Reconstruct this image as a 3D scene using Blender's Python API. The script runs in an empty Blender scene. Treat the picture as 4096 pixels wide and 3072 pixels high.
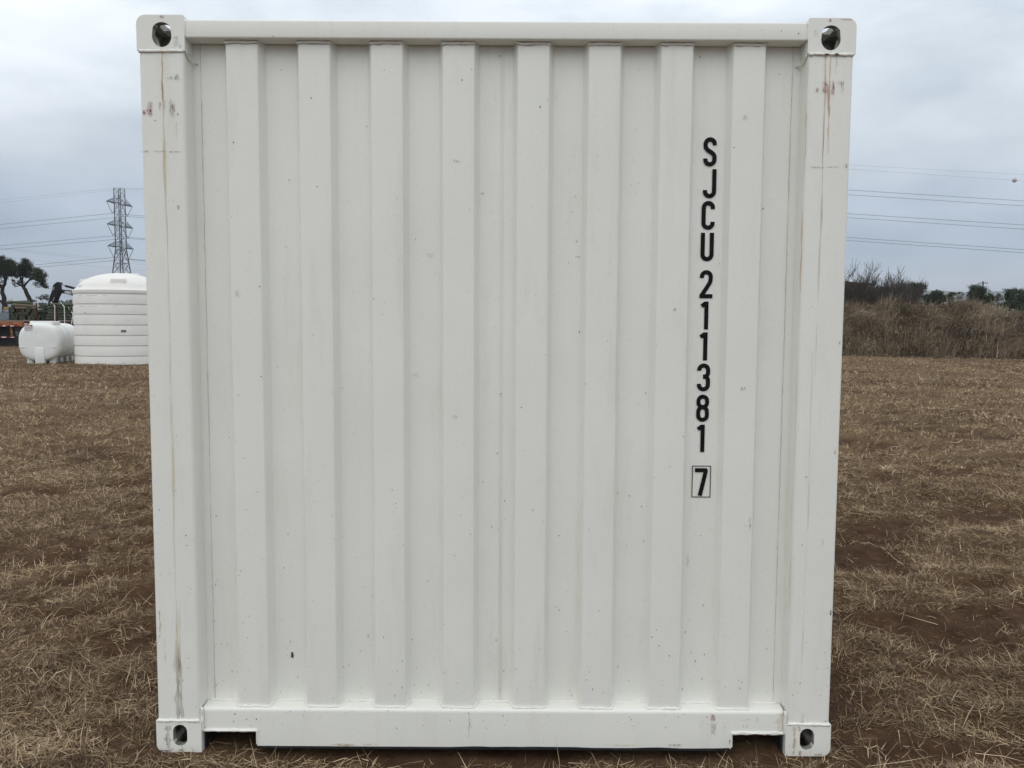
import bpy, bmesh, math, random
import numpy as np
from mathutils import Vector, Matrix, Euler

R = math.radians
S = bpy.context.scene
COL = S.collection
random.seed(7)
RNG = np.random.default_rng(7)

# ------------------------------------------------------------------ camera
CAM_LOC = Vector((0.0647557, -2.7882, 1.554926))
CAM_ROT = Euler((1.49573877, -0.00554401, 0.00199119), 'XYZ')
cam_data = bpy.data.cameras.new('camera')
cam_data.sensor_width = 36.0
cam_data.lens = 3200.0 / 4096.0 * 36.0
cam_data.clip_start = 0.05
cam_data.clip_end = 20000
cam = bpy.data.objects.new('camera', cam_data)
cam.location = CAM_LOC
cam.rotation_euler = CAM_ROT
COL.objects.link(cam)
S.camera = cam

# ------------------------------------------------------------------ sky and sun
SUN_EL, SUN_AZ = 48.0, 200.0          # azimuth clockwise from +Y: behind the camera, a little left
world = bpy.data.worlds.new('World')
S.world = world
world.use_nodes = True
wn, wl = world.node_tree.nodes, world.node_tree.links
wn.clear()
w_out = wn.new('ShaderNodeOutputWorld')
w_bg = wn.new('ShaderNodeBackground')
w_bg.inputs['Strength'].default_value = 0.1
sky = wn.new('ShaderNodeTexSky')
sky.sky_type = 'NISHITA'
sky.sun_disc = False
sky.sun_elevation = R(SUN_EL)
sky.sun_rotation = R(SUN_AZ)
w_tc = wn.new('ShaderNodeTexCoord')
w_sep = wn.new('ShaderNodeSeparateXYZ')
wl.new(w_tc.outputs['Generated'], w_sep.inputs[0])
# overcast deck: brightness by elevation (brighter towards the zenith), broken by soft cloud noise
w_ramp = wn.new('ShaderNodeValToRGB')
cr = w_ramp.color_ramp
cr.interpolation = 'EASE'
cr.elements[0].position = 0.0
cr.elements[0].color = (0.72, 0.74, 0.78, 1)
cr.elements[1].position = 1.0
cr.elements[1].color = (1.08, 1.10, 1.12, 1)
for pos, c in ((0.035, (0.60, 0.64, 0.71)), (0.085, (0.435, 0.515, 0.625)), (0.13, (0.51, 0.58, 0.68)), (0.19, (0.69, 0.745, 0.81)),
               (0.27, (0.84, 0.90, 0.95)), (0.36, (1.12, 1.17, 1.20)), (0.6, (1.12, 1.14, 1.16))):
    e = cr.elements.new(pos)
    e.color = (*c, 1)
wl.new(w_sep.outputs['Z'], w_ramp.inputs[0])
w_map = wn.new('ShaderNodeMapping')
w_map.inputs['Scale'].default_value = (1.0, 1.0, 2.6)
w_map.inputs['Location'].default_value = (0.35, 0.2, 0.1)
wl.new(w_tc.outputs['Generated'], w_map.inputs[0])
w_noise = wn.new('ShaderNodeTexNoise')
w_noise.inputs['Scale'].default_value = 3.3
w_noise.inputs['Detail'].default_value = 5
w_noise.inputs['Roughness'].default_value = 0.5
wl.new(w_map.outputs[0], w_noise.inputs['Vector'])
w_mr = wn.new('ShaderNodeValToRGB')
w_mr.color_ramp.elements[0].position = 0.30
w_mr.color_ramp.elements[0].color = (0.68, 0.72, 0.77, 1)
w_mr.color_ramp.elements[1].position = 0.68
w_mr.color_ramp.elements[1].color = (1.24, 1.23, 1.21, 1)
wl.new(w_noise.outputs['Fac'], w_mr.inputs[0])
w_mul = wn.new('ShaderNodeMix')
w_mul.data_type = 'RGBA'
w_mul.blend_type = 'MULTIPLY'
w_mul.inputs['Factor'].default_value = 1.0
wl.new(w_ramp.outputs[0], w_mul.inputs[6])
wl.new(w_mr.outputs[0], w_mul.inputs[7])
w_ten = wn.new('ShaderNodeVectorMath')
w_ten.operation = 'SCALE'
w_ten.inputs['Scale'].default_value = 10.5
wl.new(w_mul.outputs[2], w_ten.inputs[0])
w_mix = wn.new('ShaderNodeMix')
w_mix.data_type = 'RGBA'
w_mix.inputs['Factor'].default_value = 0.93
wl.new(sky.outputs[0], w_mix.inputs[6])
wl.new(w_ten.outputs[0], w_mix.inputs[7])
wl.new(w_mix.outputs[2], w_bg.inputs['Color'])
wl.new(w_bg.outputs[0], w_out.inputs['Surface'])

sun_data = bpy.data.lights.new('sun', 'SUN')
sun_data.energy = 0.55
sun_data.angle = R(70)
sun_data.color = (1.0, 0.97, 0.93)
sun = bpy.data.objects.new('sun', sun_data)
az, el = R(SUN_AZ), R(SUN_EL)
sdir = Vector((math.sin(az) * math.cos(el), math.cos(az) * math.cos(el), math.sin(el)))
sun.rotation_euler = (-sdir).to_track_quat('-Z', 'Y').to_euler()
sun.location = sdir * 50
COL.objects.link(sun)

S.view_settings.view_transform = 'Standard'
S.view_settings.look = 'None'
S.view_settings.exposure = 0.0
S.view_settings.gamma = 1.0
S.view_settings.use_curve_mapping = False
S.render.engine = 'CYCLES'
S.cycles.max_bounces = 6
S.cycles.diffuse_bounces = 3
S.cycles.glossy_bounces = 2
S.cycles.transmission_bounces = 2
S.cycles.volume_bounces = 0

# ------------------------------------------------------------------ helpers
CM = CAM_ROT.to_matrix()


def at(px, py, Y=None, Z=None):
    """point of the place seen at photo pixel (px, py), on the plane y = Y or z = Z"""
    v = CM @ Vector(((px - 2048) / 3200.0, -(py - 1536) / 3200.0, -1.0))
    t = (Y - CAM_LOC.y) / v.y if Y is not None else (Z - CAM_LOC.z) / v.z
    return CAM_LOC + v * t


def _hash(ix, iy, seed):
    h = (ix.astype(np.int64) * 374761393 + iy.astype(np.int64) * 668265263 + seed * 1442695041) & 0x7fffffff
    h = ((h ^ (h >> 13)) * 1274126177) & 0x7fffffff
    return ((h ^ (h >> 16)) & 0xffff) / 65535.0


def vnoise(x, y, seed=0):
    x = np.asarray(x, float)
    y = np.asarray(y, float)
    ix, iy = np.floor(x), np.floor(y)
    fx, fy = x - ix, y - iy
    fx, fy = fx * fx * (3 - 2 * fx), fy * fy * (3 - 2 * fy)
    a = _hash(ix, iy, seed)
    b = _hash(ix + 1, iy, seed)
    c = _hash(ix, iy + 1, seed)
    d = _hash(ix + 1, iy + 1, seed)
    return (a * (1 - fx) + b * fx) * (1 - fy) + (c * (1 - fx) + d * fx) * fy


def fbm(x, y, seed=0, octs=4):
    s, a, t = 0, 0.5, 0
    for o in range(octs):
        s = s + a * vnoise(x * 2 ** o, y * 2 ** o, seed + o * 17)
        t += a
        a *= 0.5
    return s / t


class NT:
    """small helper round a material's node tree"""

    def __init__(self, name, rough=0.6, spec=0.3, metal=0.0):
        self.m = bpy.data.materials.new(name)
        self.m.use_nodes = True
        self.n = self.m.node_tree.nodes
        self.l = self.m.node_tree.links
        self.b = self.n['Principled BSDF']
        self.b.inputs['Roughness'].default_value = rough
        self.b.inputs['Specular IOR Level'].default_value = spec
        self.b.inputs['Metallic'].default_value = metal
        self.tc = None

    def coord(self, scale=(1, 1, 1), src='Object'):
        if self.tc is None:
            self.tc = self.n.new('ShaderNodeTexCoord')
        mp = self.n.new('ShaderNodeMapping')
        mp.inputs['Scale'].default_value = scale
        self.l.new(self.tc.outputs[src], mp.inputs[0])
        return mp.outputs[0]

    def noise(self, scale, detail=4, rough=0.55, stretch=(1, 1, 1), dist=0.0):
        t = self.n.new('ShaderNodeTexNoise')
        t.inputs['Scale'].default_value = scale
        t.inputs['Detail'].default_value = detail
        t.inputs['Roughness'].default_value = rough
        t.inputs['Distortion'].default_value = dist
        self.l.new(self.coord(stretch), t.inputs['Vector'])
        return t.outputs['Fac']

    def ramp(self, fac, stops):
        r = self.n.new('ShaderNodeValToRGB')
        el = r.color_ramp.elements
        el[0].position, el[0].color = stops[0][0], (*stops[0][1], 1)
        el[1].position, el[1].color = stops[-1][0], (*stops[-1][1], 1)
        for p, c in stops[1:-1]:
            e = el.new(p)
            e.color = (*c, 1)
        self.l.new(fac, r.inputs[0])
        return r.outputs[0]

    def mix(self, fac, a, b, mode='MIX'):
        x = self.n.new('ShaderNodeMix')
        x.data_type = 'RGBA'
        x.blend_type = mode
        for sock, v in ((0, fac), (6, a), (7, b)):
            if hasattr(v, 'is_output'):
                self.l.new(v, x.inputs[sock])
            elif sock == 0:
                x.inputs[0].default_value = v
            else:
                x.inputs[sock].default_value = (*v, 1)
        return x.outputs[2]

    def math(self, op, a, b=0.0):
        x = self.n.new('ShaderNodeMath')
        x.operation = op
        for i, v in enumerate((a, b)):
            if hasattr(v, 'is_output'):
                self.l.new(v, x.inputs[i])
            else:
                x.inputs[i].default_value = v
        return x.outputs[0]

    def attr(self, name, out='Fac'):
        a = self.n.new('ShaderNodeAttribute')
        a.attribute_name = name
        return a.outputs[out]

    def color(self, v):
        if hasattr(v, 'is_output'):
            self.l.new(v, self.b.inputs['Base Color'])
        else:
            self.b.inputs['Base Color'].default_value = (*v, 1)
        return self

    def bump(self, h, strength=0.3, dist=0.01):
        b = self.n.new('ShaderNodeBump')
        b.inputs['Strength'].default_value = strength
        b.inputs['Distance'].default_value = dist
        self.l.new(h, b.inputs['Height'])
        self.l.new(b.outputs[0], self.b.inputs['Normal'])
        return self


def mottled(name, c, var=0.15, scale=4, rough=0.6, spec=0.3, metal=0.0, bump=0.0, stretch=(1, 1, 1)):
    t = NT(name, rough, spec, metal)
    lo = tuple(max(0, x * (1 - var)) for x in c)
    hi = tuple(min(1, x * (1 + var)) for x in c)
    f = t.noise(scale, 5, 0.6, stretch)
    t.color(t.ramp(f, ((0.3, lo), (0.7, hi))))
    if bump:
        t.bump(t.noise(scale * 6, 3), bump)
    return t.m


class MB:
    def __init__(self):
        self.v, self.f, self.mi = [], [], []

    def add(self, verts, faces, mi=0):
        k = len(self.v)
        self.v += [tuple(p) for p in verts]
        self.f += [tuple(i + k for i in f) for f in faces]
        self.mi += [mi] * len(faces)
        return self

    def box(self, a, b, mi=0):
        (x0, y0, z0), (x1, y1, z1) = a, b
        return self.add([(x0, y0, z0), (x1, y0, z0), (x1, y1, z0), (x0, y1, z0), (x0, y0, z1), (x1, y0, z1), (x1, y1, z1), (x0, y1, z1)],
                        [(0, 3, 2, 1), (4, 5, 6, 7), (0, 1, 5, 4), (1, 2, 6, 5), (2, 3, 7, 6), (3, 0, 4, 7)], mi)

    def obox(self, c, ax, ay, az, mi=0):
        """box from centre and three half-axis vectors"""
        c, ax, ay, az = map(Vector, (c, ax, ay, az))
        p = [c + sx * ax + sy * ay + sz * az for sz in (-1, 1) for sx, sy in ((-1, -1), (1, -1), (1, 1), (-1, 1))]
        return self.add(p, [(0, 3, 2, 1), (4, 5, 6, 7), (0, 1, 5, 4), (1, 2, 6, 5), (2, 3, 7, 6), (3, 0, 4, 7)], mi)

    def prism(self, outline, y0, y1, mi=0):
        """outline of (x, z) extruded from y0 to y1"""
        n = len(outline)
        return self.add([(x, y0, z) for x, z in outline] + [(x, y1, z) for x, z in outline],
                        [tuple(range(n)), tuple(range(2 * n - 1, n - 1, -1))] + [(i, i + n, (i + 1) % n + n, (i + 1) % n) for i in range(n)], mi)

    def prism_z(self, outline, z0, z1, mi=0):
        n = len(outline)
        return self.add([(x, y, z0) for x, y in outline] + [(x, y, z1) for x, y in outline],
                        [tuple(range(n - 1, -1, -1)), tuple(range(n, 2 * n))] + [(i, (i + 1) % n, (i + 1) % n + n, i + n) for i in range(n)], mi)

    def tube(self, pts, rad, sides=6, mi=0, jit=0.0, caps=True):
        pts = [Vector(p) for p in pts]
        n = len(pts)
        rads = rad if isinstance(rad, (list, tuple)) else [rad] * n
        k = len(self.v)
        ref = None
        for i, p in enumerate(pts):
            d = (pts[min(i + 1, n - 1)] - pts[max(i - 1, 0)])
            d = d.normalized() if d.length > 1e-9 else Vector((0, 0, 1))
            if ref is None:
                ref = Vector((0, 0, 1)) if abs(d.z) < 0.9 else Vector((1, 0, 0))
            u = d.cross(ref)
            u = u.normalized() if u.length > 1e-6 else d.orthogonal().normalized()
            w = d.cross(u)
            ref = -w if False else ref
            for s in range(sides):
                a = 2 * math.pi * s / sides
                r = rads[i] * (1 + (random.uniform(-jit, jit) if jit else 0))
                self.v.append(tuple(p + (u * math.cos(a) + w * math.sin(a)) * r))
        for i in range(n - 1):
            for s in range(sides):
                t = (s + 1) % sides
                self.f.append((k + i * sides + s, k + i * sides + t, k + (i + 1) * sides + t, k + (i + 1) * sides + s))
                self.mi.append(mi)
        if caps:
            self.f.append(tuple(k + s for s in range(sides - 1, -1, -1)))
            self.f.append(tuple(k + (n - 1) * sides + s for s in range(sides)))
            self.mi += [mi, mi]
        return self

    def lathe(self, prof, c, sides=48, mi=0):
        """profile of (r, z) turned about the vertical through c"""
        k = len(self.v)
        n = len(prof)
        for r, z in prof:
            for s in range(sides):
                a = 2 * math.pi * s / sides
                self.v.append((c[0] + r * math.cos(a), c[1] + r * math.sin(a), c[2] + z))
        for i in range(n - 1):
            for s in range(sides):
                t = (s + 1) % sides
                self.f.append((k + i * sides + s, k + i * sides + t, k + (i + 1) * sides + t, k + (i + 1) * sides + s))
                self.mi.append(mi)
        return self

    def build(self, name, mats, parent=None, smooth=False, bevel=0.0, weld=False, sharp=35):
        me = bpy.data.meshes.new(name)
        me.from_pydata(self.v, [], self.f)
        for m in (mats if isinstance(mats, (list, tuple)) else [mats]):
            me.materials.append(m)
        me.polygons.foreach_set('material_index', self.mi)
        bm = bmesh.new()
        bm.from_mesh(me)
        if weld:
            bmesh.ops.remove_doubles(bm, verts=bm.verts, dist=1e-5)
        bmesh.ops.recalc_face_normals(bm, faces=bm.faces)
        if bevel:
            ed = [e for e in bm.edges if len(e.link_faces) == 2 and e.calc_face_angle(0) > R(30)]
            bmesh.ops.bevel(bm, geom=ed, offset=bevel, segments=2, profile=0.5, affect='EDGES', clamp_overlap=True)
        bm.to_mesh(me)
        bm.free()
        if smooth:
            me.shade_smooth()
            try:
                me.set_sharp_from_angle(angle=R(sharp))
            except Exception:
                pass
        me.update()
        return link(name, me, parent)


def link(name, me, parent=None):
    o = bpy.data.objects.new(name, me)
    COL.objects.link(o)
    if parent is not None:
        put(o, parent)
    return o


def put(o, parent):
    o.parent = parent
    p, m = parent, Matrix.Identity(4)
    while p is not None:
        m = Matrix.LocRotScale(p.location, p.rotation_euler, p.scale) @ m if p.parent is None else p.matrix_parent_inverse @ Matrix.LocRotScale(p.location, p.rotation_euler, p.scale) @ m
        p = p.parent
    o.matrix_parent_inverse = m.inverted()


def tag(o, label=None, cat=None, group=None, kind=None):
    for k, v in (('label', label), ('category', cat), ('group', group), ('kind', kind)):
        if v:
            o[k] = v
    return o


def thing(name, loc, label, cat, group=None):
    o = bpy.data.objects.new(name, None)
    o.empty_display_size = 0.2
    o.location = loc
    COL.objects.link(o)
    return tag(o, label, cat, group)


# ------------------------------------------------------------------ ground
def bare_field(x, y):
    """0 = thick straw, 1 = bare soil; bands run along x like old wheel tracks"""
    a = fbm(x * 0.55 + 3, y * 1.3, 5, 4)
    b = fbm(x * 1.7, y * 3.0 + 7, 9, 5)
    t = np.abs(fbm(x * 0.16, y * 0.4 + 20, 31, 2) - 0.5)
    v = 0.42 * a + 0.58 * b - 0.45 * np.clip(t, 0, 0.12)
    out = np.clip((v - 0.482) / 0.085, 0, 1)
    far = np.clip((y - 6) / 20, 0, 1)
    return out * (1 - 0.35 * far)


def ground_z(x, y):
    x = np.asarray(x, float)
    y = np.asarray(y, float)
    r = 0.040 * (fbm(x * 0.9, y * 0.9, 1, 3) - 0.5) + 0.085 * (fbm(x * 4.0, y * 5.0, 2, 4) - 0.5)
    r = r - 0.034 * bare_field(x, y) + 0.006
    # the container stands level: flatten its footprint and press the soil down round its feet
    dx = np.maximum(np.abs(x) - 1.25, 0)
    dy = np.maximum(np.maximum(-0.05 - y, y - 6.1), 0)
    k = np.clip(np.sqrt(dx * dx + dy * dy) / 0.35, 0, 1)
    foot = np.exp(-(((np.abs(x) - 1.137) / 0.16) ** 2 + (np.minimum(np.abs(y - 0.09), np.abs(y - 5.97)) / 0.22) ** 2))
    inside = -0.026 + 0.026 * foot + 0.022 * (fbm(x * 5, y * 5, 3, 3) - 0.5)
    z = r * k + inside * (1 - k)
    # small soil heaps under the two pockets
    for hx, hh in ((-0.95, 0.012), (0.97, 0.03)):
        z = z + hh * np.exp(-(((x - hx) / 0.16) ** 2 + ((y - 0.12) / 0.14) ** 2))
    far = np.clip((np.hypot(x, y) - 200) / 300, 0, 1)
    return z * (1 - far)


def spread(dense0, dense1, step, lo, hi, g):
    c = list(np.arange(dense0, dense1, step))
    s, v = step, dense1
    while v < hi:
        c.append(v)
        s *= g
        v += s
    c.append(hi)
    s, v = step, dense0
    while v > lo:
        s *= g
        v -= s
        c.insert(0, max(v, lo))
    return np.array(c)


def tri_mesh(name, verts, tris, mat, attrs=None):
    me = bpy.data.meshes.new(name)
    nv, nt = len(verts), len(tris)
    me.vertices.add(nv)
    me.vertices.foreach_set('co', np.ascontiguousarray(verts, dtype=np.float32).ravel())
    me.loops.add(nt * 3)
    me.loops.foreach_set('vertex_index', np.ascontiguousarray(tris, dtype=np.int32).ravel())
    me.polygons.add(nt)
    me.polygons.foreach_set('loop_start', np.arange(0, nt * 3, 3, dtype=np.int32))
    me.materials.append(mat)
    for an, av in (attrs or {}).items():
        a = me.attributes.new(an, 'FLOAT', 'POINT')
        a.data.foreach_set('value', np.ascontiguousarray(av, dtype=np.float32))
    me.update()
    me.validate()
    return me


def mat_ground():
    t = NT('soil_and_straw', 0.95, 0.1)
    soil = t.ramp(t.noise(9, 8, 0.65), ((0.25, (0.034, 0.018, 0.011)), (0.55, (0.084, 0.047, 0.027)), (0.8, (0.138, 0.082, 0.049))))
    straw = t.ramp(t.noise(34, 8, 0.75, (1, 1.6, 1)), ((0.28, (0.045, 0.028, 0.017)), (0.48, (0.16, 0.112, 0.066)), (0.72, (0.34, 0.25, 0.145))))
    big = t.ramp(t.noise(0.35, 4, 0.6), ((0.35, (0.82, 0.80, 0.78)), (0.65, (1.1, 1.05, 1.0))))
    straw = t.mix(1.0, straw, big, 'MULTIPLY')
    t.color(t.mix(t.attr('cover'), soil, straw))
    t.bump(t.noise(70, 6, 0.7), 0.7, 0.02)
    return t.m


gx = spread(-3.2, 3.2, 0.045, -6000, 6000, 1.05)
gy = spread(-1.2, 2.6, 0.04, -60, 6000, 1.045)
GX, GY = np.meshgrid(gx, gy)
GZ = ground_z(GX, GY)
nx, ny = len(gx), len(gy)
ii = (np.arange(ny - 1)[:, None] * nx + np.arange(nx - 1)[None, :]).ravel()
gt = np.concatenate([np.stack([ii, ii + 1, ii + nx + 1], 1), np.stack([ii, ii + nx + 1, ii + nx], 1)])
cover = 1 - bare_field(GX, GY)
cover = np.clip(cover * 0.8, 0, 1) * np.clip(0.55 + GY / 14, 0.55, 1)
GROUND_MAT = mat_ground()
gm = tri_mesh('ground', np.stack([GX, GY, GZ], -1).reshape(-1, 3), gt, GROUND_MAT, {'cover': cover.ravel()})
gm.shade_smooth()
ground = tag(link('ground', gm), 'dry field of brown soil under trampled straw-coloured grass', kind='structure')


# ------------------------------------------------------------------ berm
def berm_foot(x):
    return np.clip(38.0 - (x - 17) * 0.40, 30.5, 43.5)


def berm_z(x, y):
    x = np.asarray(x, float)
    y = np.asarray(y, float)
    u = y - berm_foot(x) + 1.6 * (fbm(x * 0.6, y * 0.1, 41, 4) - 0.5)
    crest = 2.5 - 0.75 * np.clip((x - 25.6) / 1.4, 0, 1) + 0.35 * (fbm(x * 0.35, y * 0.35, 42, 3) - 0.5)
    up = np.clip(u / 6.0, 0, 1)
    up = up * up * (3 - 2 * up)
    up = 0.35 * np.clip(u / 6.0, 0, 1) + 0.65 * up
    down = np.clip((19 - u) / 5.0, 0, 1)
    ends = np.clip((x - 3) / 6, 0, 1) * np.clip((70 - x) / 10, 0, 1)
    gully = 0.35 * np.exp(-((x - 25.6 + 0.5 * (u - 2)) / 0.9) ** 2) * np.clip((4.2 - u) / 1.5, 0, 1) * np.clip(u / 2, 0, 1)
    lump = 0.95 * (fbm(x * 0.75, y * 0.75, 43, 4) - 0.5) * np.clip(u, 0, 1)
    z = (crest * up - gully + lump) * np.minimum(up * 6, 1) * down * ends
    return np.where((u <= 0) | (u > 19), -0.05, z - 0.05 * (1 - np.clip(u, 0, 1)))


bx = np.arange(3, 70.01, 0.35)
by = np.arange(29, 64, 0.3)
BX, BY = np.meshgrid(bx, by)
BZ = berm_z(BX, BY)
nx, ny = len(bx), len(by)
ii = (np.arange(ny - 1)[:, None] * nx + np.arange(nx - 1)[None, :]).ravel()
bt = np.concatenate([np.stack([ii, ii + 1, ii + nx + 1], 1), np.stack([ii, ii + nx + 1, ii + nx], 1)])
keep = (BZ.ravel()[bt] > -0.049).any(axis=1)
t = NT('berm_thatch', 0.95, 0.1)
t.color(t.ramp(t.noise(3.5, 8, 0.7), ((0.3, (0.03, 0.022, 0.016)), (0.5, (0.075, 0.052, 0.034)), (0.72, (0.15, 0.11, 0.068)))))
t.bump(t.noise(9, 6, 0.7), 0.8, 0.08)
bmesh_ = tri_mesh('berm', np.stack([BX, BY, BZ], -1).reshape(-1, 3), bt[keep], t.m)
bmesh_.shade_smooth()
tag(link('berm', bmesh_), 'long earth berm overgrown with tall dry brown grass', kind='structure')


# ------------------------------------------------------------------ grass
def blades(px, py, pz, L, az, el, bend, wid, tint, seg_up=None):
    n = len(px)
    p0 = np.stack([px, py, pz], 1)
    h = np.stack([np.cos(az), np.sin(az), np.zeros(n)], 1)
    side = np.stack([-np.sin(az), np.cos(az), np.zeros(n)], 1)
    up = np.array([0, 0, 1.0])
    d0 = h * np.cos(el)[:, None] + up * np.sin(el)[:, None]
    e2 = el - bend
    d1 = h * np.cos(e2)[:, None] + up * np.sin(e2)[:, None]
    kink = RNG.normal(0, 0.18, n)[:, None] * side
    p1 = p0 + d0 * (L * 0.5)[:, None]
    p2 = p1 + (d1 + kink) * (L * 0.5)[:, None]
    tilt = RNG.uniform(-0.8, 0.8, n)[:, None]
    wv = (side + up * tilt) * (wid * 0.5)[:, None]
    V = np.stack([p0 - wv, p0 + wv, p1 - wv * 0.85, p1 + wv * 0.85, p2], 1).reshape(-1, 3)
    b = (np.arange(n) * 5)[:, None]
    T = np.concatenate([b + [[0, 1, 2]], b + [[1, 3, 2]], b + [[2, 3, 4]]], 0)
    return V, T, np.repeat(tint, 5)


def mat_grass(name, stops):
    t = NT(name, 0.85, 0.15)
    t.color(t.ramp(t.attr('tint'), stops))
    return t.m


def stuff(name, parts, mat, label, cat=None):
    off, V, T, A = 0, [], [], []
    for v, tr, a in parts:
        V.append(v)
        T.append(tr + off)
        A.append(a)
        off += len(v)
    o = link(name, tri_mesh(name, np.concatenate(V), np.concatenate(T), mat, {'tint': np.concatenate(A)}))
    return tag(o, label, cat, kind='stuff')


def sample_field(n, dmin, dmax, power):
    """points over the field, denser near by"""
    u = RNG.random(n)
    q = 2 - power
    d = (dmin ** q + u * (dmax ** q - dmin ** q)) ** (1 / q)
    lat = RNG.uniform(-1, 1, n)
    x = lat * (0.74 * d + 0.9)
    y = d + CAM_LOC.y
    inside = (np.abs(x) < 1.22) & (y > -0.02) & (y < 6.1)
    hidden = (y > 6.2) & (np.abs(x / d) < 0.33)
    k = ~(inside | hidden)
    k &= ~((y > berm_foot(x) + 0.3) & (x > 4))
    return x[k], y[k], d[k]


parts = []
# trampled mat of straw
x, y, d = sample_field(560000, 2.25, 44, 1.35)
bare = bare_field(x, y)
clump = fbm(x * 7, y * 7, 77, 3)
keep = RNG.random(len(x)) < np.clip((1 - bare) ** 1.2 * 0.94 + 0.06, 0, 1) * np.clip((clump - 0.28) * 3.2, 0.12, 1)
x, y, d = x[keep], y[keep], d[keep]
n = len(x)
comb = fbm(x * 0.8, y * 0.8, 88, 2) * 12
az = np.where(RNG.random(n) < 0.55, comb + RNG.normal(0, 0.7, n), RNG.uniform(0, 6.283, n))
L = RNG.lognormal(-2.95, 0.42, n)
el = np.abs(RNG.normal(0.10, 0.22, n)) + np.clip(d / 40, 0, 0.5)
w = RNG.uniform(0.0014, 0.0032, n) * np.clip(d / 5, 1, 4.5)
tint = np.clip(RNG.normal(0.42, 0.17, n) + 0.6 * (fbm(x * 1.2, y * 1.8, 99, 3) - 0.5) + 0.45 * (fbm(x * 4, y * 6, 100, 2) - 0.5), 0, 1)
parts.append(blades(x, y, ground_z(x, y) + RNG.uniform(-0.004, 0.014, n), L, az, el, RNG.normal(0.15, 0.3, n), w, tint))
# finer short thatch close to the camera
x, y, d = sample_field(520000, 2.25, 9.5, 1.5)
bare = bare_field(x, y)
clump = fbm(x * 9, y * 9, 78, 3)
keep = RNG.random(len(x)) < np.clip((1 - bare) ** 1.1 * 0.93 + 0.07, 0, 1) * np.clip((clump - 0.30) * 3.5, 0.10, 1)
x, y, d = x[keep], y[keep], d[keep]
n = len(x)
comb = fbm(x * 1.6, y * 1.6, 89, 2) * 14
az = np.where(RNG.random(n) < 0.6, comb + RNG.normal(0, 0.6, n), RNG.uniform(0, 6.283, n))
L = RNG.lognormal(-3.15, 0.4, n)
tint = np.clip(RNG.normal(0.42, 0.2, n) + 0.6 * (fbm(x * 2.2, y * 2.2, 98, 3) - 0.5) + 0.5 * (fbm(x * 7, y * 8, 97, 2) - 0.5), 0, 1)
parts.append(blades(x, y, ground_z(x, y) + RNG.uniform(-0.003, 0.018, n), L, az, np.abs(RNG.normal(0.15, 0.3, n)), RNG.normal(0.2, 0.35, n), RNG.uniform(0.0012, 0.003, n) * np.clip(d / 5, 1, 2), tint))
# upright stubble in tufts
x, y, d = sample_field(24000, 2.25, 40, 1.5)
keep = RNG.random(len(x)) < np.clip(1.05 - bare_field(x, y), 0.05, 1)
x, y, d = x[keep], y[keep], d[keep]
m = 9
tx = np.repeat(x, m) + RNG.normal(0, 0.018, len(x) * m)
ty = np.repeat(y, m) + RNG.normal(0, 0.018, len(x) * m)
td = np.repeat(d, m)
n = len(tx)
az = RNG.uniform(0, 6.283, n)
el = np.clip(RNG.normal(0.75, 0.35, n), 0.1, 1.5)
L = RNG.lognormal(-2.85, 0.4, n) * np.repeat(RNG.uniform(0.7, 1.5, len(x)), m)
w = RNG.uniform(0.0016, 0.0032, n) * np.clip(td / 5, 1, 4.5)
tint = np.clip(np.repeat(RNG.normal(0.62, 0.17, len(x)), m) + RNG.normal(0, 0.13, n), 0, 1)
out = (np.abs(tx) > 1.25) | (ty < -0.14) | ((ty < 0.0) & (RNG.random(len(tx)) < 0.25))
tx, ty, az, el, L, w, tint = (q[out] for q in (tx, ty, az, el, L, w, tint))
n = len(tx)
parts.append(blades(tx, ty, ground_z(tx, ty) - 0.003, L, az, el, RNG.normal(0.5, 0.4, n), w, tint))
# long loose stalks
x, y, d = sample_field(1700, 2.25, 20, 1.5)
n = len(x)
L = RNG.uniform(0.10, 0.26, n)
parts.append(blades(x, y, ground_z(x, y) + 0.012, L, RNG.uniform(0, 6.283, n), np.abs(RNG.normal(0.06, 0.16, n)), RNG.normal(0.2, 0.25, n),
                    RNG.uniform(0.0016, 0.003, n) * np.clip(d / 5, 1, 3), np.clip(RNG.normal(0.72, 0.16, n), 0, 1)))
# straw lying in front of and under the edge of the container
n = 3000
x = RNG.uniform(-1.9, 2.0, n)
y = RNG.uniform(-0.30, 0.10, n)
k = (RNG.random(n) < np.clip(1.1 - bare_field(x, y), 0.1, 1)) & ((y < -0.01) | ((np.abs(np.abs(x) - 0.96) < 0.085) & (RNG.random(n) < 0.25)))
x, y = x[k], y[k]
n = len(x)
parts.append(blades(x, y, ground_z(x, y) + RNG.uniform(0, 0.012, n), RNG.uniform(0.03, 0.11, n), RNG.uniform(3.3, 6.1, n),
                    np.abs(RNG.normal(0.10, 0.16, n)), RNG.normal(0.2, 0.25, n), RNG.uniform(0.0014, 0.003, n), np.clip(RNG.normal(0.5, 0.22, n), 0, 1)))
GRASS = mat_grass('dry_grass', ((0.0, (0.050, 0.030, 0.019)), (0.3, (0.160, 0.108, 0.068)), (0.5, (0.285, 0.203, 0.126)), (0.75, (0.475, 0.355, 0.218)), (1.0, (0.70, 0.575, 0.385))))
stuff('dry_grass', parts, GRASS, 'short trampled straw-coloured grass covering the field')

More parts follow.
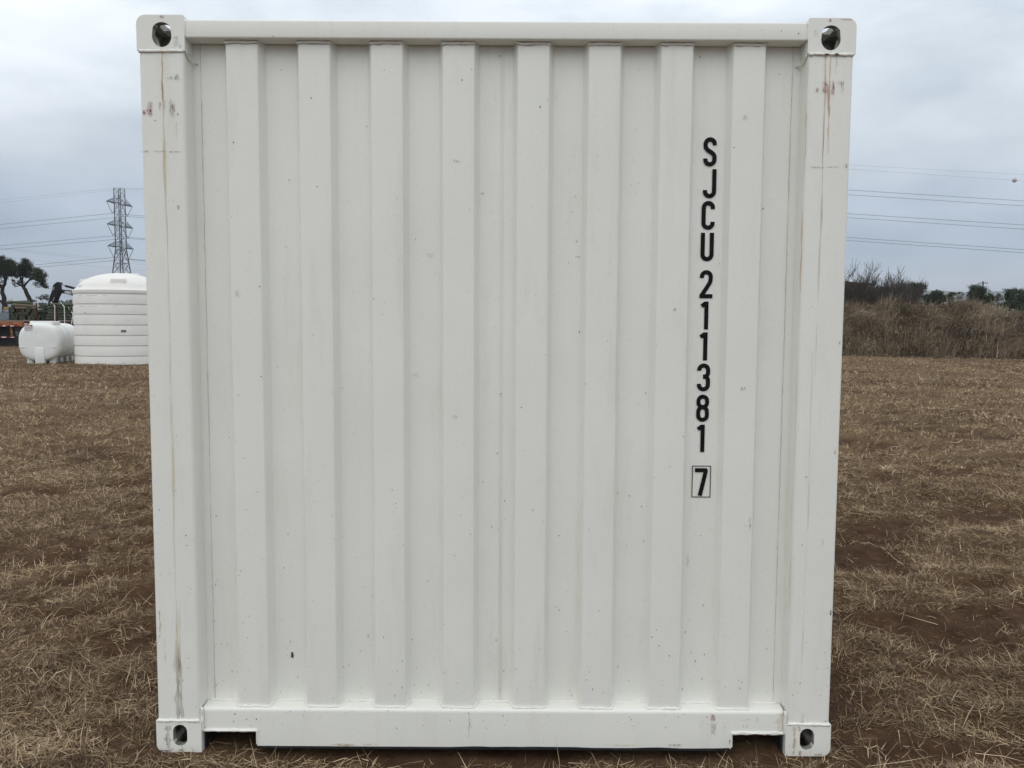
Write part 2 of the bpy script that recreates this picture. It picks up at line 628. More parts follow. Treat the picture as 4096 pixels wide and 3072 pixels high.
# tall grass on the berm
parts = []
n = 230000
x = RNG.uniform(6, 40, n)
u = RNG.uniform(-0.9, 10, n)
y = berm_foot(x) + u
dens = fbm(x * 0.9, y * 0.9, 55, 3)
k = RNG.random(n) < np.clip((dens - 0.25) * 2.4, 0.1, 1) * np.clip((u + 0.9) * 1.2, 0.1, 1)
x, y, u = x[k], y[k], u[k]
n = len(x)
z = np.maximum(berm_z(x, y), 0) - 0.03
flow = (fbm(x * 0.35, y * 0.5, 56, 3) - 0.5) * 5.5
az = -math.pi / 2 + 0.3 + flow + RNG.normal(0, 0.55, n)
edge = np.clip((u + 0.9) / 2.2, 0.15, 1)
bare_gully = np.exp(-((x - 25.2 + 0.5 * (u - 2)) / 0.75) ** 2) * (u > 0.8)
L = RNG.uniform(0.2, 0.75, n) * (0.6 + 0.9 * fbm(x * 0.7, y * 0.7, 59, 3)) * edge * (1 - 0.65 * bare_gully)
el = np.clip(RNG.normal(0.62, 0.35, n), 0.05, 1.45) * np.where(u > 5.5, 1.25, 1.0)
tint = np.clip(RNG.normal(0.50, 0.2, n) + 0.6 * (fbm(x * 0.8, y * 0.8, 57, 3) - 0.5) - 0.25 * bare_gully, 0, 1)
parts.append(blades(x, y, z, L, az, el, RNG.normal(0.9, 0.4, n), RNG.uniform(0.008, 0.02, n), tint))
# pale tall stems
n = 16000
x = RNG.uniform(6, 40, n)
u = RNG.uniform(0.3, 6.5, n)
y = berm_foot(x) + u
cl = fbm(x * 1.3, y * 1.3, 58, 2)
k = (cl > 0.5)
x, y, u = x[k], y[k], u[k]
n = len(x)
z = np.maximum(berm_z(x, y), 0)
el = np.clip(RNG.normal(1.15, 0.25, n), 0.4, 1.55)
parts.append(blades(x, y, z, RNG.uniform(0.5, 1.15, n), -1.2 + RNG.normal(0, 0.9, n), el, RNG.normal(0.35, 0.3, n), RNG.uniform(0.010, 0.018, n), np.clip(RNG.normal(0.74, 0.14, n), 0, 1)))
BERM_GRASS = mat_grass('tall_dry_grass', ((0.0, (0.036, 0.027, 0.02)), (0.3, (0.115, 0.087, 0.060)), (0.55, (0.215, 0.165, 0.113)), (0.8, (0.385, 0.305, 0.205)), (1.0, (0.56, 0.47, 0.33))))
stuff('tall_grass', parts, BERM_GRASS, 'tall dry brown grass drooping down the side of the berm')

# ------------------------------------------------------------------ far hills
hx = np.linspace(-5200, 5200, 260)
top = 1.5 + at(3700, 1166, Y=2600).z * (0.55 + 0.45 / (1 + np.exp(-(hx - 500) / 350))) + 26 * (fbm(hx / 420, hx * 0, 61, 4) - 0.5)
rows = []
for f, yy in ((0.0, 2250), (0.35, 2380), (0.8, 2500), (1.0, 2600), (0.8, 2750), (0.0, 3100)):
    wob = 60 * (fbm(hx / 240, hx * 0 + yy, 62, 3) - 0.5)
    rows.append(np.stack([hx, np.full_like(hx, yy) + wob, top * f + (6 * (fbm(hx / 60, hx * 0 + yy, 63, 3) - 0.5) if 0 < f < 1 else 0) - 0.5], 1))
HV = np.concatenate(rows)
n = len(hx)
ii = (np.arange(len(rows) - 1)[:, None] * n + np.arange(n - 1)[None, :]).ravel()
HT = np.concatenate([np.stack([ii, ii + 1, ii + n + 1], 1), np.stack([ii, ii + n + 1, ii + n], 1)])
hm = tri_mesh('hills', HV, HT, mottled('wooded_hill', (0.055, 0.06, 0.035), 0.5, 0.02, 0.95, 0.1))
hm.shade_smooth()
tag(link('hills', hm), 'low wooded ridge fading into haze on the horizon', kind='structure')

# ------------------------------------------------------------------ container materials
def mat_paint():
    t = NT('white_container_paint', 0.42, 0.4)
    base = t.ramp(t.noise(2.2, 5, 0.6), ((0.3, (0.795, 0.794, 0.735)), (0.7, (0.835, 0.833, 0.775))))
    dirt = t.ramp(t.noise(11, 6, 0.7, (1, 1, 0.14)), ((0.54, (1, 1, 1)), (0.80, (0.92, 0.905, 0.865))))
    grit = t.ramp(t.noise(160, 2, 0.5), ((0.66, (1, 1, 1)), (0.74, (0.86, 0.85, 0.83))))
    c = t.mix(1.0, base, dirt, 'MULTIPLY')
    c = t.mix(1.0, c, grit, 'MULTIPLY')
    t.color(c)
    t.bump(t.noise(55, 4, 0.6), 0.05, 0.004)
    return t.m


PAINT = mat_paint()
UNDER = mottled('black_undercoat', (0.02, 0.021, 0.023), 0.4, 12, 0.6, 0.3)
INSIDE = mottled('dark_casting_inside', (0.30, 0.29, 0.265), 0.5, 30, 0.7, 0.2)
RUST = mottled('dark_rust', (0.10, 0.038, 0.018), 0.6, 40, 0.85, 0.15)
BLACK = mottled('black_lettering', (0.009, 0.009, 0.01), 0.6, 60, 0.7, 0.12)
FLECK = NT('dark_fleck', 0.7, 0.2).color((0.03, 0.028, 0.026)).m


def decal_mat(name, col, lo=0.35, hi=0.6, scale=60, stretch=(1, 1, 1), mult=1.0):
    t = NT(name, 0.7, 0.15)
    t.color(t.mix(t.noise(scale * 0.6, 3), tuple(c * 0.75 for c in col), tuple(min(1, c * 1.25) for c in col)))
    nz = t.noise(scale, 5, 0.65, stretch)
    mr = t.n.new('ShaderNodeMapRange')
    mr.inputs['From Min'].default_value = lo
    mr.inputs['From Max'].default_value = hi
    t.l.new(nz, mr.inputs['Value'])
    a = t.math('MULTIPLY', t.attr('alpha'), mr.outputs[0])
    a = t.math('MULTIPLY', a, mult)
    tr = t.n.new('ShaderNodeBsdfTransparent')
    mx = t.n.new('ShaderNodeMixShader')
    t.l.new(a, mx.inputs[0])
    t.l.new(tr.outputs[0], mx.inputs[1])
    t.l.new(t.b.outputs[0], mx.inputs[2])
    t.l.new(mx.outputs[0], t.n['Material Output'].inputs['Surface'])
    return t.m


D_RUST = decal_mat('rust_run', (0.45, 0.20, 0.06), 0.36, 0.70, 34, (2, 2, 0.16), 0.88)
D_OCHRE = decal_mat('ochre_run', (0.58, 0.42, 0.20), 0.34, 0.74, 30, (2, 2, 0.14), 0.68)
D_DIRT = decal_mat('dirt_run', (0.38, 0.34, 0.28), 0.3, 0.65, 30, (3, 3, 0.3), 0.8)
D_RED = decal_mat('red_scuff', (0.27, 0.05, 0.045), 0.44, 0.64, 260, (2.2, 2.2, 0.35), 0.8)
D_GREY = decal_mat('grey_scuff', (0.16, 0.14, 0.15), 0.46, 0.66, 280, (2.2, 2.2, 0.35), 0.7)
D_DARK = decal_mat('rust_scab', (0.075, 0.028, 0.014), 0.35, 0.5, 90, (1, 1, 1))

# planes of the front end (y grows away from the camera)
Y_CAST, Y_POST, Y_TOP, Y_BOT, Y_RIB, Y_REC = 0.0, 0.003, 0.004, 0.015, 0.030, 0.072
RIBS = [-0.927, -0.679, -0.430, -0.183, 0.0745, 0.3185, 0.566, 0.8145]
RIB_W, FL = 0.108, 0.016
HW, HT_ = 1.219, 2.591

box_root = thing('shipping_container', (0, 3.0, 0), 'white corrugated steel shipping container, closed end facing the camera', 'container')


def wall_y(x):
    for r in RIBS:
        if r - 0.0 <= x <= r + RIB_W:
            return Y_RIB
        if r - FL < x < r:
            return Y_REC + (Y_RIB - Y_REC) * (x - r + FL) / FL
        if r + RIB_W < x < r + RIB_W + FL:
            return Y_RIB + (Y_REC - Y_RIB) * (x - r - RIB_W) / FL
    return Y_REC


def fillet(pts, rad, k=4):
    """round the inner corners of an open 2-D polyline"""
    out = [pts[0]]
    for a, b, c in zip(pts, pts[1:], pts[2:]):
        a, b, c = Vector(a), Vector(b), Vector(c)
        u, v = (a - b), (c - b)
        r = min(rad, u.length * 0.45, v.length * 0.45)
        p, q = b + u.normalized() * r, b + v.normalized() * r
        for i in range(k + 1):
            s = i / k
            out.append(tuple((p * (1 - s) ** 2 + b * 2 * s * (1 - s) + q * s * s)))
    out.append(pts[-1])
    return out


# end wall: one corrugated sheet with thickness
prof = [(-1.075, Y_REC)]
for r in RIBS:
    prof += [(r - FL, Y_REC), (r, Y_RIB), (r + RIB_W, Y_RIB), (r + RIB_W + FL, Y_REC)]
prof += [(1.075, Y_REC)]
prof = fillet(prof, 0.0045, 3)
zs = np.linspace(0.10, 2.535, 40)
mb = MB()
rows_ = []
for sgn, off in ((0, 0.0), (1, 0.003)):
    base = len(mb.v)
    for z in zs:
        for (px_, py_) in prof:
            dent = 0.0022 * (fbm(np.array(px_ * 3.0), np.array(z * 2.4), 71, 2) - 0.5) * 2
            mb.v.append((px_, py_ + off + float(dent), z))
    n = len(prof)
    for i in range(len(zs) - 1):
        for j in range(n - 1):
            q = (base + i * n + j, base + i * n + j + 1, base + (i + 1) * n + j + 1, base + (i + 1) * n + j)
            mb.f.append(q if sgn == 0 else q[::-1])
            mb.mi.append(0)
me = bpy.data.meshes.new('end_wall')
me.from_pydata(mb.v, [], mb.f)
me.materials.append(PAINT)
me.shade_smooth()
end_wall = link('end_wall', me, box_root)

SEAM = mottled('seam_sealant', (0.60, 0.595, 0.565), 0.3, 20, 0.6)
# seams on the end wall: folded sheet edges
for sx, wd in ((-1.030, 0.0010), (1.030, 0.0010), (0.0165, 0.0009), (0.0245, 0.0008)):
    m = MB()
    for i in range(30):
        z0, z1 = 0.17 + i * 0.0783, 0.17 + (i + 1) * 0.0783
        j = random.uniform(-0.0006, 0.0006)
        m.box((sx - wd + j, Y_REC - 0.0026, z0), (sx + wd + j, Y_REC + 0.001, z1))
    m.build('panel_seam', SEAM if abs(sx) > 0.5 else PAINT, box_root)

# corner posts
for s in (-1, 1):
    o = [(1.214, 0.16), (1.214, Y_POST), (1.061, Y_POST), (1.0595, 0.045), (1.0565, Y_REC - 0.001), (1.0565, 0.16)]
    o = fillet(o, 0.013, 4)
    m = MB().prism_z([(s * x, y) for x, y in (o if s > 0 else o)], 0.1175, 2.4735)
    m.build('corner_post', PAINT, box_root, smooth=True)
    m = MB().prism_z([(s * 1.214, 5.92), (s * 1.214, 6.055), (s * 1.06, 6.055), (s * 1.06, 5.92)], 0.1175, 2.4735)
    m.build('corner_post', PAINT, box_root, bevel=0.006)

# top rail with slightly rounded edges, bottom rail with curved shoulder and two pocket notches
m = MB()
o = fillet([(Y_TOP + 0.06, 2.517), (Y_TOP, 2.517), (Y_TOP, 2.577), (Y_TOP + 0.06, 2.577)], 0.006, 3)
n = len(o)
m.add([(-1.056, y, z) for y, z in o] + [(1.052, y, z) for y, z in o],
      [(i, i + n, i + 1 + n, i + 1) for i in range(n - 1)] + [(n - 1, 2 * n - 1, n, 0)])
m.build('top_rail', PAINT, box_root, smooth=True)
# rail face: outline with notches
NZ = 0.074
ZB = 0.018
m = MB()
xs = [-1.055, -0.859, 0.864, 1.053]
for x0, x1, zb in ((xs[0], xs[1], NZ), (xs[1], xs[2], ZB), (xs[2], xs[3], NZ)):
    o = fillet([(Y_BOT, zb), (Y_BOT, 0.160), (Y_REC + 0.004, 0.164)], 0.014, 5)
    n = len(o)
    seg = 24 if x1 - x0 > 1 else 6
    for i in range(seg):
        a, b = x0 + (x1 - x0) * i / seg, x0 + (x1 - x0) * (i + 1) / seg
        da = 0.0015 * (float(vnoise(a * 4, 0.0, 12)) - 0.5)
        db = 0.0015 * (float(vnoise(b * 4, 0.0, 12)) - 0.5)
        m.add([(a, y + da, z) for y, z in o] + [(b, y + db, z) for y, z in o], [(j, j + n, j + 1 + n, j + 1) for j in range(n - 1)])
    m.add([(x0, Y_BOT, zb), (x1, Y_BOT, zb), (x1, Y_BOT + 0.006, zb), (x0, Y_BOT + 0.006, zb)], [(0, 1, 2, 3)])
br = m.build('bottom_rail', PAINT, box_root, smooth=True, weld=True, sharp=50)
# black undercoated lower edge
m = MB()
xx = np.linspace(-0.852, 0.858, 60)
for a, b in zip(xx, xx[1:]):
    h0, h1 = (0.001 + 0.011 * float(np.clip(fbm(np.array(q * 5.0), np.array(1.0), 15, 3) - 0.42 + 0.22 * (q + 0.2), 0, 1)) for q in (a, b))
    m.add([(a, Y_BOT - 0.001, 0.010), (b, Y_BOT - 0.001, 0.010), (b, Y_BOT - 0.001, ZB + h1), (a, Y_BOT - 0.001, ZB + h0), (a, Y_BOT + 0.05, 0.010), (b, Y_BOT + 0.05, 0.010)],
          [(0, 1, 2, 3), (0, 4, 5, 1)])
m.build('undercoat_edge', UNDER, br)
# pocket linings: roof and the two sides of each notch
for x0, x1 in ((-1.053, -0.860), (0.865, 1.051)):
    m = MB()
    m.box((x0, Y_BOT + 0.001, NZ + 0.0005), (x1, 0.5, NZ + 0.005))
    for sx, dx in ((x0, 0.005), (x1 - 0.005, 0.005)):
        m.box((sx, Y_BOT + 0.007, 0.006), (sx + dx, 0.5, NZ))
    m.build('pocket_lining', UNDER, box_root)
# white lips round the notches
for x0, x1, ins in ((-1.055, -0.859, 1), (0.864, 1.053, -1)):
    m = MB()
    pts = [(x0, Y_BOT - 0.001, NZ + 0.006 + 0.001 * math.sin(i * 1.7)) for i in range(1)]
    top_ = [(x0 + (x1 - x0) * i / 14, Y_BOT - 0.001, NZ + 0.004 + random.uniform(-0.001, 0.001)) for i in range(15)]
    m.tube(top_, 0.0055, 6, jit=0.2)
    xe = x1 if ins > 0 else x0
    m.tube([(xe, Y_BOT - 0.001, NZ + 0.004 - (NZ - 0.022) * i / 6) for i in range(7)], 0.0042, 6, jit=0.2)
    m.build('notch_lip', PAINT, br, smooth=True)

# ---- corner castings (hollow, with holes on the front, the top or bottom and the side)
def apply_bool(ob, cutters):
    for c in cutters:
        md = ob.modifiers.new('b', 'BOOLEAN')
        md.operation = 'DIFFERENCE'
        md.solver = 'EXACT'
        md.object = c
    dg = bpy.context.evaluated_depsgraph_get()
    dg.update()
    me2 = bpy.data.meshes.new_from_object(ob.evaluated_get(dg))
    for c in list(cutters) + [ob]:
        bpy.data.objects.remove(c, do_unlink=True)
    return me2


def arc(cx, cz, r, a0, a1, k=8, rz=None):
    return [(cx + r * math.cos(R(a0 + (a1 - a0) * i / k)), cz + (rz or r) * math.sin(R(a0 + (a1 - a0) * i / k))) for i in range(k + 1)]


def casting(top):
    """built for the right-hand side, front face on y = 0, z from 0 to 0.118 (top) flipped for the bottom"""
    w0, w1 = 1.056, 1.219
    rr = 0.030
    if top:
        outline = [(w0, 0.0), (w1, 0.0)] + arc(w1 - rr, 0.118 - rr, rr, 0, 90) + [(w0 + 0.004, 0.118), (w0, 0.114)]
    else:
        outline = arc(w1 - rr, rr, rr, -90, 0) + [(w1, 0.118), (w0, 0.118), (w0, 0.0)]
    body = MB().prism(outline, 0.0, 0.178).build('c', [PAINT, INSIDE])
    t = 0.024
    cut = [MB().box((w0 + t, t, t), (w1 - t, 0.178 - t, 0.118 - t)).build('x', INSIDE)]
    if top:
        cx, cz, hw, hh = 1.133, 0.0525, 0.033, 0.041
        hole = arc(cx, cz + 0.012, hw, 25, 155, 10, hh - 0.012) + arc(cx, cz - 0.005, hw, 180, 360, 14, hh - 0.005)
        cut.append(MB().prism(hole, -0.05, t + 0.02).build('x', INSIDE))
        oh = arc(1.130, 0.055, 0.032, 0, 180, 8) + arc(1.130, 0.115, 0.032, 0, 0, 1)
        oh = [(1.130 + 0.032 * math.cos(R(a)), (0.118 if math.sin(R(a)) >= 0 else 0.060) + 0.032 * math.sin(R(a))) for a in range(0, 360, 20)]
        cut.append(MB().prism_z(oh, 0.118 - t - 0.02, 0.2).build('x', INSIDE))
        sh = [(0.089 + (0.014 if math.cos(R(a)) > 0 else -0.014) + 0.025 * math.cos(R(a)), 0.055 + 0.025 * math.sin(R(a))) for a in range(0, 360, 20)]
    else:
        hole = arc(1.133, 0.078, 0.0255, 0, 180, 10) + arc(1.133, 0.050, 0.0255, 180, 360, 10)
        cut.append(MB().prism(hole, -0.05, t + 0.02).build('x', INSIDE))
        oh = [(1.130 + 0.032 * math.cos(R(a)), (0.118 if math.sin(R(a)) >= 0 else 0.060) + 0.032 * math.sin(R(a))) for a in range(0, 360, 20)]
        cut.append(MB().prism_z(oh, -0.1, t + 0.02).build('x', INSIDE))
        sh = [(0.089 + (0.014 if math.cos(R(a)) > 0 else -0.014) + 0.025 * math.cos(R(a)), 0.063 + 0.025 * math.sin(R(a))) for a in range(0, 360, 20)]
    n = len(sh)
    cs = MB().add([(1.185, y, z) for y, z in sh] + [(1.30, y, z) for y, z in sh],
                  [tuple(range(n)), tuple(range(2 * n - 1, n - 1, -1))] + [(i, i + n, (i + 1) % n + n, (i + 1) % n) for i in range(n)]).build('x', INSIDE)
    cut.append(cs)
    me2 = apply_bool(body, cut)
    return me2


def mirrored(me_, sx, sy, name, z):
    b = bmesh.new()
    b.from_mesh(me_)
    for v in b.verts:
        v.co = Vector((v.co.x * sx, v.co.y if sy > 0 else 6.058 - v.co.y, v.co.z + z))
    if sx * sy < 0:
        bmesh.ops.reverse_faces(b, faces=b.faces)
    ed = [e for e in b.edges if len(e.link_faces) == 2 and e.calc_face_angle(0) > R(40) and sy > 0]
    try:
        bmesh.ops.bevel(b, geom=ed, offset=0.0025, segments=2, profile=0.5, affect='EDGES', clamp_overlap=True)
    except Exception:
        pass
    m2 = bpy.data.meshes.new(name)
    b.to_mesh(m2)
    b.free()
    m2.materials.clear()
    m2.materials.append(PAINT)
    m2.materials.append(INSIDE)
    # faces of the cavity get the darker mottled colour
    mi = []
    for p in m2.polygons:
        c = p.center
        ax, ay, az_ = abs(c.x), (c.y if sy > 0 else 6.058 - c.y), c.z - z
        mi.append(1 if (1.066 < ax < 1.205 and 0.010 < ay < 0.165 and 0.008 < az_ < 0.110) else 0)
    m2.polygons.foreach_set('material_index', mi)
    m2.shade_smooth()
    m2.set_sharp_from_angle(angle=R(35))
    return m2


ct, cb = casting(True), casting(False)
for sx in (-1, 1):
    for sy in (1, -1):
        for cm, z_ in ((ct, 2.473), (cb, 0.0)):
            o = link('corner_casting', mirrored(cm, sx, sy, 'corner_casting', z_), box_root)
            wm = o.modifiers.new('weighted', 'WEIGHTED_NORMAL')
            wm.keep_sharp = True

# ---- rest of the container: side walls, side rails, roof, floor, far end
def side_profile(y0, y1):
    out, y = [(y0, 0)], y0 + 0.09
    while y + 0.278 < y1:
        out += [(y, 0), (y + 0.068, 0.034), (y + 0.138, 0.034), (y + 0.206, 0)]
        y += 0.278
    out.append((y1, 0))
    return out


for s in (-1, 1):
    pr = side_profile(0.15, 5.93)
    n = len(pr)
    m = MB().add([(s * (1.205 - dx), y, 0.14) for y, dx in pr] + [(s * (1.205 - dx), y, 2.53) for y, dx in pr], [(i, i + 1, i + 1 + n, i + n) for i in range(n - 1)])
    m.build('side_wall', PAINT, box_root)
    MB().box((s * 1.16, 0.179, 2.525), (s * 1.214, 5.879, 2.583)).build('side_top_rail', PAINT, box_root, bevel=0.004)
    MB().box((s * 1.16, 0.179, 0.030), (s * 1.210, 5.879, 0.160)).build('side_bottom_rail', PAINT, box_root, bevel=0.004)
m = MB()
ry, out = 0.066, []
while ry + 0.21 < 6.0:
    out += [(ry, 2.560), (ry + 0.09, 2.560), (ry + 0.105, 2.575), (ry + 0.195, 2.575)]
    ry += 0.21
out.append((6.04, 2.560))
n = len(out)
m.add([(-1.158, y, z) for y, z in out] + [(1.158, y, z) for y, z in out], [(i, i + 1, i + 1 + n, i + n) for i in range(n - 1)])
m.build('roof', PAINT, box_root)
MB().box((-1.155, 0.09, 0.135), (1.155, 6.0, 0.165)).build('floor', UNDER, box_root)
for k in range(18):
    yy = 0.35 + k * 0.32
    if k < 1 or k > 16 or True:
        MB().box((-1.15, yy, 0.03), (1.15, yy + 0.045, 0.133)).build('cross_member', UNDER, box_root)
MB().box((-1.055, 6.0, 0.12), (1.055, 6.03, 2.57)).build('door_end', PAINT, box_root)

# ---- weld beads
def bead(pts, r=0.0045, jit=0.3, name='weld_bead'):
    P = []
    for a, b in zip(pts, pts[1:]):
        a, b = Vector(a), Vector(b)
        k = max(1, int((b - a).length / 0.009))
        P += [a.lerp(b, i / k) for i in range(k)]
    P.append(Vector(pts[-1]))
    P = [p + Vector((0, random.uniform(-0.0006, 0.0006), random.uniform(-0.0013, 0.0013))) for p in P]
    return MB().tube(P, r, 6, jit=jit).build(name, PAINT, box_root, smooth=True, sharp=180)


for s in (-1, 1):
    bead([(s * 1.213, 0.002, 2.471), (s * 1.062, 0.002, 2.472)], 0.0055)
    bead([(s * 1.056, 0.010, 2.470), (s * 1.054, 0.040, 2.452), (s * 1.040, Y_REC, 2.450)], 0.003)
    bead([(s * 1.213, 0.002, 0.1185), (s * 1.062, 0.002, 0.1185)], 0.0055)
    bead([(s * 1.055, 0.010, 0.165), (s * 1.055, 0.008, 0.12), (s * 1.0555, 0.010, 0.075)], 0.006, 0.45)
    bead([(s * 1.056, 0.004, 2.577), (s * 1.056, 0.004, 2.517)], 0.004, 0.4)
# along the corrugation where it meets the rails
path = [(-1.045, Y_REC - 0.002, 0.165)]
for r in RIBS:
    path += [(r - FL, Y_REC - 0.002, 0.165), (r - 0.002, Y_RIB - 0.003, 0.162), (r + RIB_W + 0.002, Y_RIB - 0.003, 0.161), (r + RIB_W + FL, Y_REC - 0.002, 0.165)]
path += [(1.045, Y_REC - 0.002, 0.165)]
bead(path, 0.005, 0.4)
for r in RIBS:
    bead([(r - 0.004, Y_RIB - 0.002, 2.511), (r + RIB_W + 0.004, Y_RIB - 0.002, 2.512)], 0.0052, 0.45)

# ---- stencilled number, each character a flat mesh on the recessed panel
GW, GH, ST = 0.465, 1.0, 0.148          # glyph box in units of its height
gl, gr_ = ST / 2, GW - ST / 2
grx = (gr_ - gl) / 2
gcx = GW / 2


def garc(cy, a0, a1, ry=None, k=12):
    return [(gcx + grx * math.cos(R(a0 + (a1 - a0) * i / k)), cy + (ry or grx) * math.sin(R(a0 + (a1 - a0) * i / k))) for i in range(k + 1)]


T_, B_ = 1 - ST / 2 - grx, ST / 2 + grx


def bez(p0, p1, p2, p3, k=12):
    return [tuple(sum(c * q[d] for c, q in zip(((1 - s) ** 3, 3 * s * (1 - s) ** 2, 3 * s * s * (1 - s), s ** 3), (p0, p1, p2, p3))) for d in (0, 1)) for s in [i / k for i in range(k + 1)]]


GLYPH = {
    'S': [[(gr_, 0.73)] + garc(T_, 0, 180) + bez((gl, 0.70), (gl, 0.52), (gr_, 0.50), (gr_, 0.32)) + garc(B_, 0, -180) + [(gl, 0.27)]],
    'J': [[(gr_, 1.0)] + garc(B_, 0, -180) + [(gl, 0.28)]],
    'C': [[(gr_, 0.72)] + garc(T_, 0, 180) + garc(B_, 180, 360) + [(gr_, 0.28)]],
    'U': [[(gl, 1.0)] + garc(B_, 180, 360) + [(gr_, 1.0)]],
    '2': [[(gl, 0.72)] + garc(T_, 180, 0) + bez((gr_, 0.72), (gr_, 0.60), (gr_ - 0.03, 0.56), (gr_ - 0.08, 0.47)) + [(gl + 0.01, 0.11), (gl + 0.01, ST / 2)], [(gl - ST / 2, ST / 2), (GW, ST / 2)]],
    '1': [[(gcx + 0.03, 0.0), (gcx + 0.03, 1.0)], [(gcx - 0.145, 0.83), (gcx + 0.0, 0.94)]],
    '3': [[(gl, 0.74)] + garc(T_, 180, 0) + bez((gr_, 0.70), (gr_, 0.60), (gr_ - 0.03, 0.53), (gcx - 0.02, 0.53)), [(gcx - 0.02, 0.53)] + bez((gcx - 0.02, 0.53), (gr_ - 0.03, 0.53), (gr_, 0.46), (gr_, 0.36)) + garc(B_, 0, -180) + [(gl, 0.27)]],
    '8': [garc(T_, 0, 180) + garc(0.70, 180, 360) + [(gr_, T_)], garc(B_ + 0.14, 0, 180) + garc(B_, 180, 360) + [(gr_, B_ + 0.14)]],
    '7': [[(gl - ST / 2, 1 - ST / 2), (gr_ + ST / 2 - 0.03, 1 - ST / 2)], [(gr_ - 0.005, 1 - ST / 2 + 0.03), (gr_ - 0.01, 0.86), (gcx - 0.04, 0.0)]],
}


def ribbon(mb_, pts, hw, fx):
    P = []
    for p in pts:
        if not P or (Vector(p) - P[-1]).length > 1e-4:
            P.append(Vector(p))
    L_, R_ = [], []
    for i, p in enumerate(P):
        a = (P[i] - P[i - 1]).normalized() if i else (P[1] - P[0]).normalized()
        b = (P[i + 1] - P[i]).normalized() if i < len(P) - 1 else a
        t_ = (a + b).normalized()
        nrm = Vector((-t_.y, t_.x)) * hw / max(0.5, t_.dot(a))
        L_.append(fx(p + nrm))
        R_.append(fx(p - nrm))
    n_ = len(P)
    mb_.add(L_ + R_, [(i, i + n_, i + 1 + n_, i + 1) for i in range(n_ - 1)])


CHARS = [('S', 549.5, 666, 2839.5), ('J', 677, 793, 2838), ('C', 804, 919.5, 2832), ('U', 931, 1045, 2828), ('2', 1080.5, 1193, 2824), ('1', 1206, 1317.5, 2821),
         ('1', 1329, 1441.5, 2817), ('3', 1453.5, 1565, 2813.5), ('8', 1578, 1686.5, 2810), ('1', 1698, 1807.5, 2806), ('7', 1872, 1982, 2804)]
for ch, y0, y1, xc in CHARS:
    a, b = at(xc, y0, Y=Y_REC), at(xc, y1, Y=Y_REC)
    h = a.z - b.z
    m = MB()
    for k, st in enumerate(GLYPH[ch]):
        ribbon(m, st, ST / 2, lambda p, k=k: (0.5 * (a.x + b.x) + (p.x - GW / 2) * h, Y_REC - 0.0030 - 0.0002 * k, b.z + p.y * h))
    m.build('letter' if ch.isalpha() else 'digit', BLACK, end_wall)
a, b = at(2768, 1862, Y=Y_REC), at(2840.5, 1989, Y=Y_REC)
m = MB()
x0, x1, z1, z0, w_ = a.x, b.x, a.z, b.z, 0.0028
for q in (((x0, z0), (x1, z0 + w_)), ((x0, z1 - w_), (x1, z1)), ((x0, z0 + w_), (x0 + w_, z1 - w_)), ((x1 - w_, z0 + w_), (x1, z1 - w_))):
    (xa, za), (xb, zb) = q
    m.add([(xa, Y_REC - 0.003, za), (xb, Y_REC - 0.003, za), (xb, Y_REC - 0.003, zb), (xa, Y_REC - 0.003, zb)], [(0, 1, 2, 3)])
m.build('check_digit_frame', BLACK, end_wall)

# ---- stains, scuffs and flecks on the paint
def decal(name, mat, cx, cz, w, h, y, alpha=1.0, nx_=8, nz_=10, fade='all', wob=0.0):
    V, F, A = [], [], []
    ph = random.uniform(0, 9)
    for j in range(nz_ + 1):
        for i in range(nx_ + 1):
            u, v = i / nx_, j / nz_
            dx = wob * (1.3 * math.sin(v * 7 + ph) + 0.8 * math.sin(v * 19 + ph) + 0.4 * math.sin(v * 47 + ph)) if wob else 0
            if wob:
                dx += (u - 0.5) * w * (0.45 * math.sin(v * 13 + 2 * ph) + 0.25 * math.sin(v * 31 + ph))
            V.append((cx + (u - 0.5) * w + dx, y, cz + (v - 0.5) * h))
            e = min(1, 2.5 * min(u, 1 - u) * 2)
            if fade == 'down':
                f = min(1, 0.15 + v * 1.3) * (1 if v < 0.97 else 0.9)
            elif fade == 'up':
                f = min(1, 0.1 + (1 - v) * 1.3)
            elif fade == 'even':
                f = min(1, 8 * v, 8 * (1 - v) + 0.2)
            else:
                f = min(1, 2.2 * min(v, 1 - v) * 2)
            A.append(alpha * e * f)
    for j in range(nz_):
        for i in range(nx_):
            k = j * (nx_ + 1) + i
            F.append((k, k + 1, k + nx_ + 2, k + nx_ + 1))
    me_ = bpy.data.meshes.new(name)
    me_.from_pydata(V, [], F)
    me_.materials.append(mat)
    at_ = me_.attributes.new('alpha', 'FLOAT', 'POINT')
    at_.data.foreach_set('value', A)
    return link(name, me_, box_root)


YP = Y_POST - 0.0012


def px(px_, py_, Y):
    p = at(px_, py_, Y=Y)
    return p.x, p.z


def streak(p0, p1, w, mat, Y, alpha, fade='down', wob=0.0012):
    """thin run of stain from upper pixel p0 to lower pixel p1"""
    a, b = at(*p0, Y=Y), at(*p1, Y=Y)
    return decal('rust_streak', mat, (a.x + b.x) / 2, (a.z + b.z) / 2, w, a.z - b.z, Y, alpha, 4, 40, fade, wob)


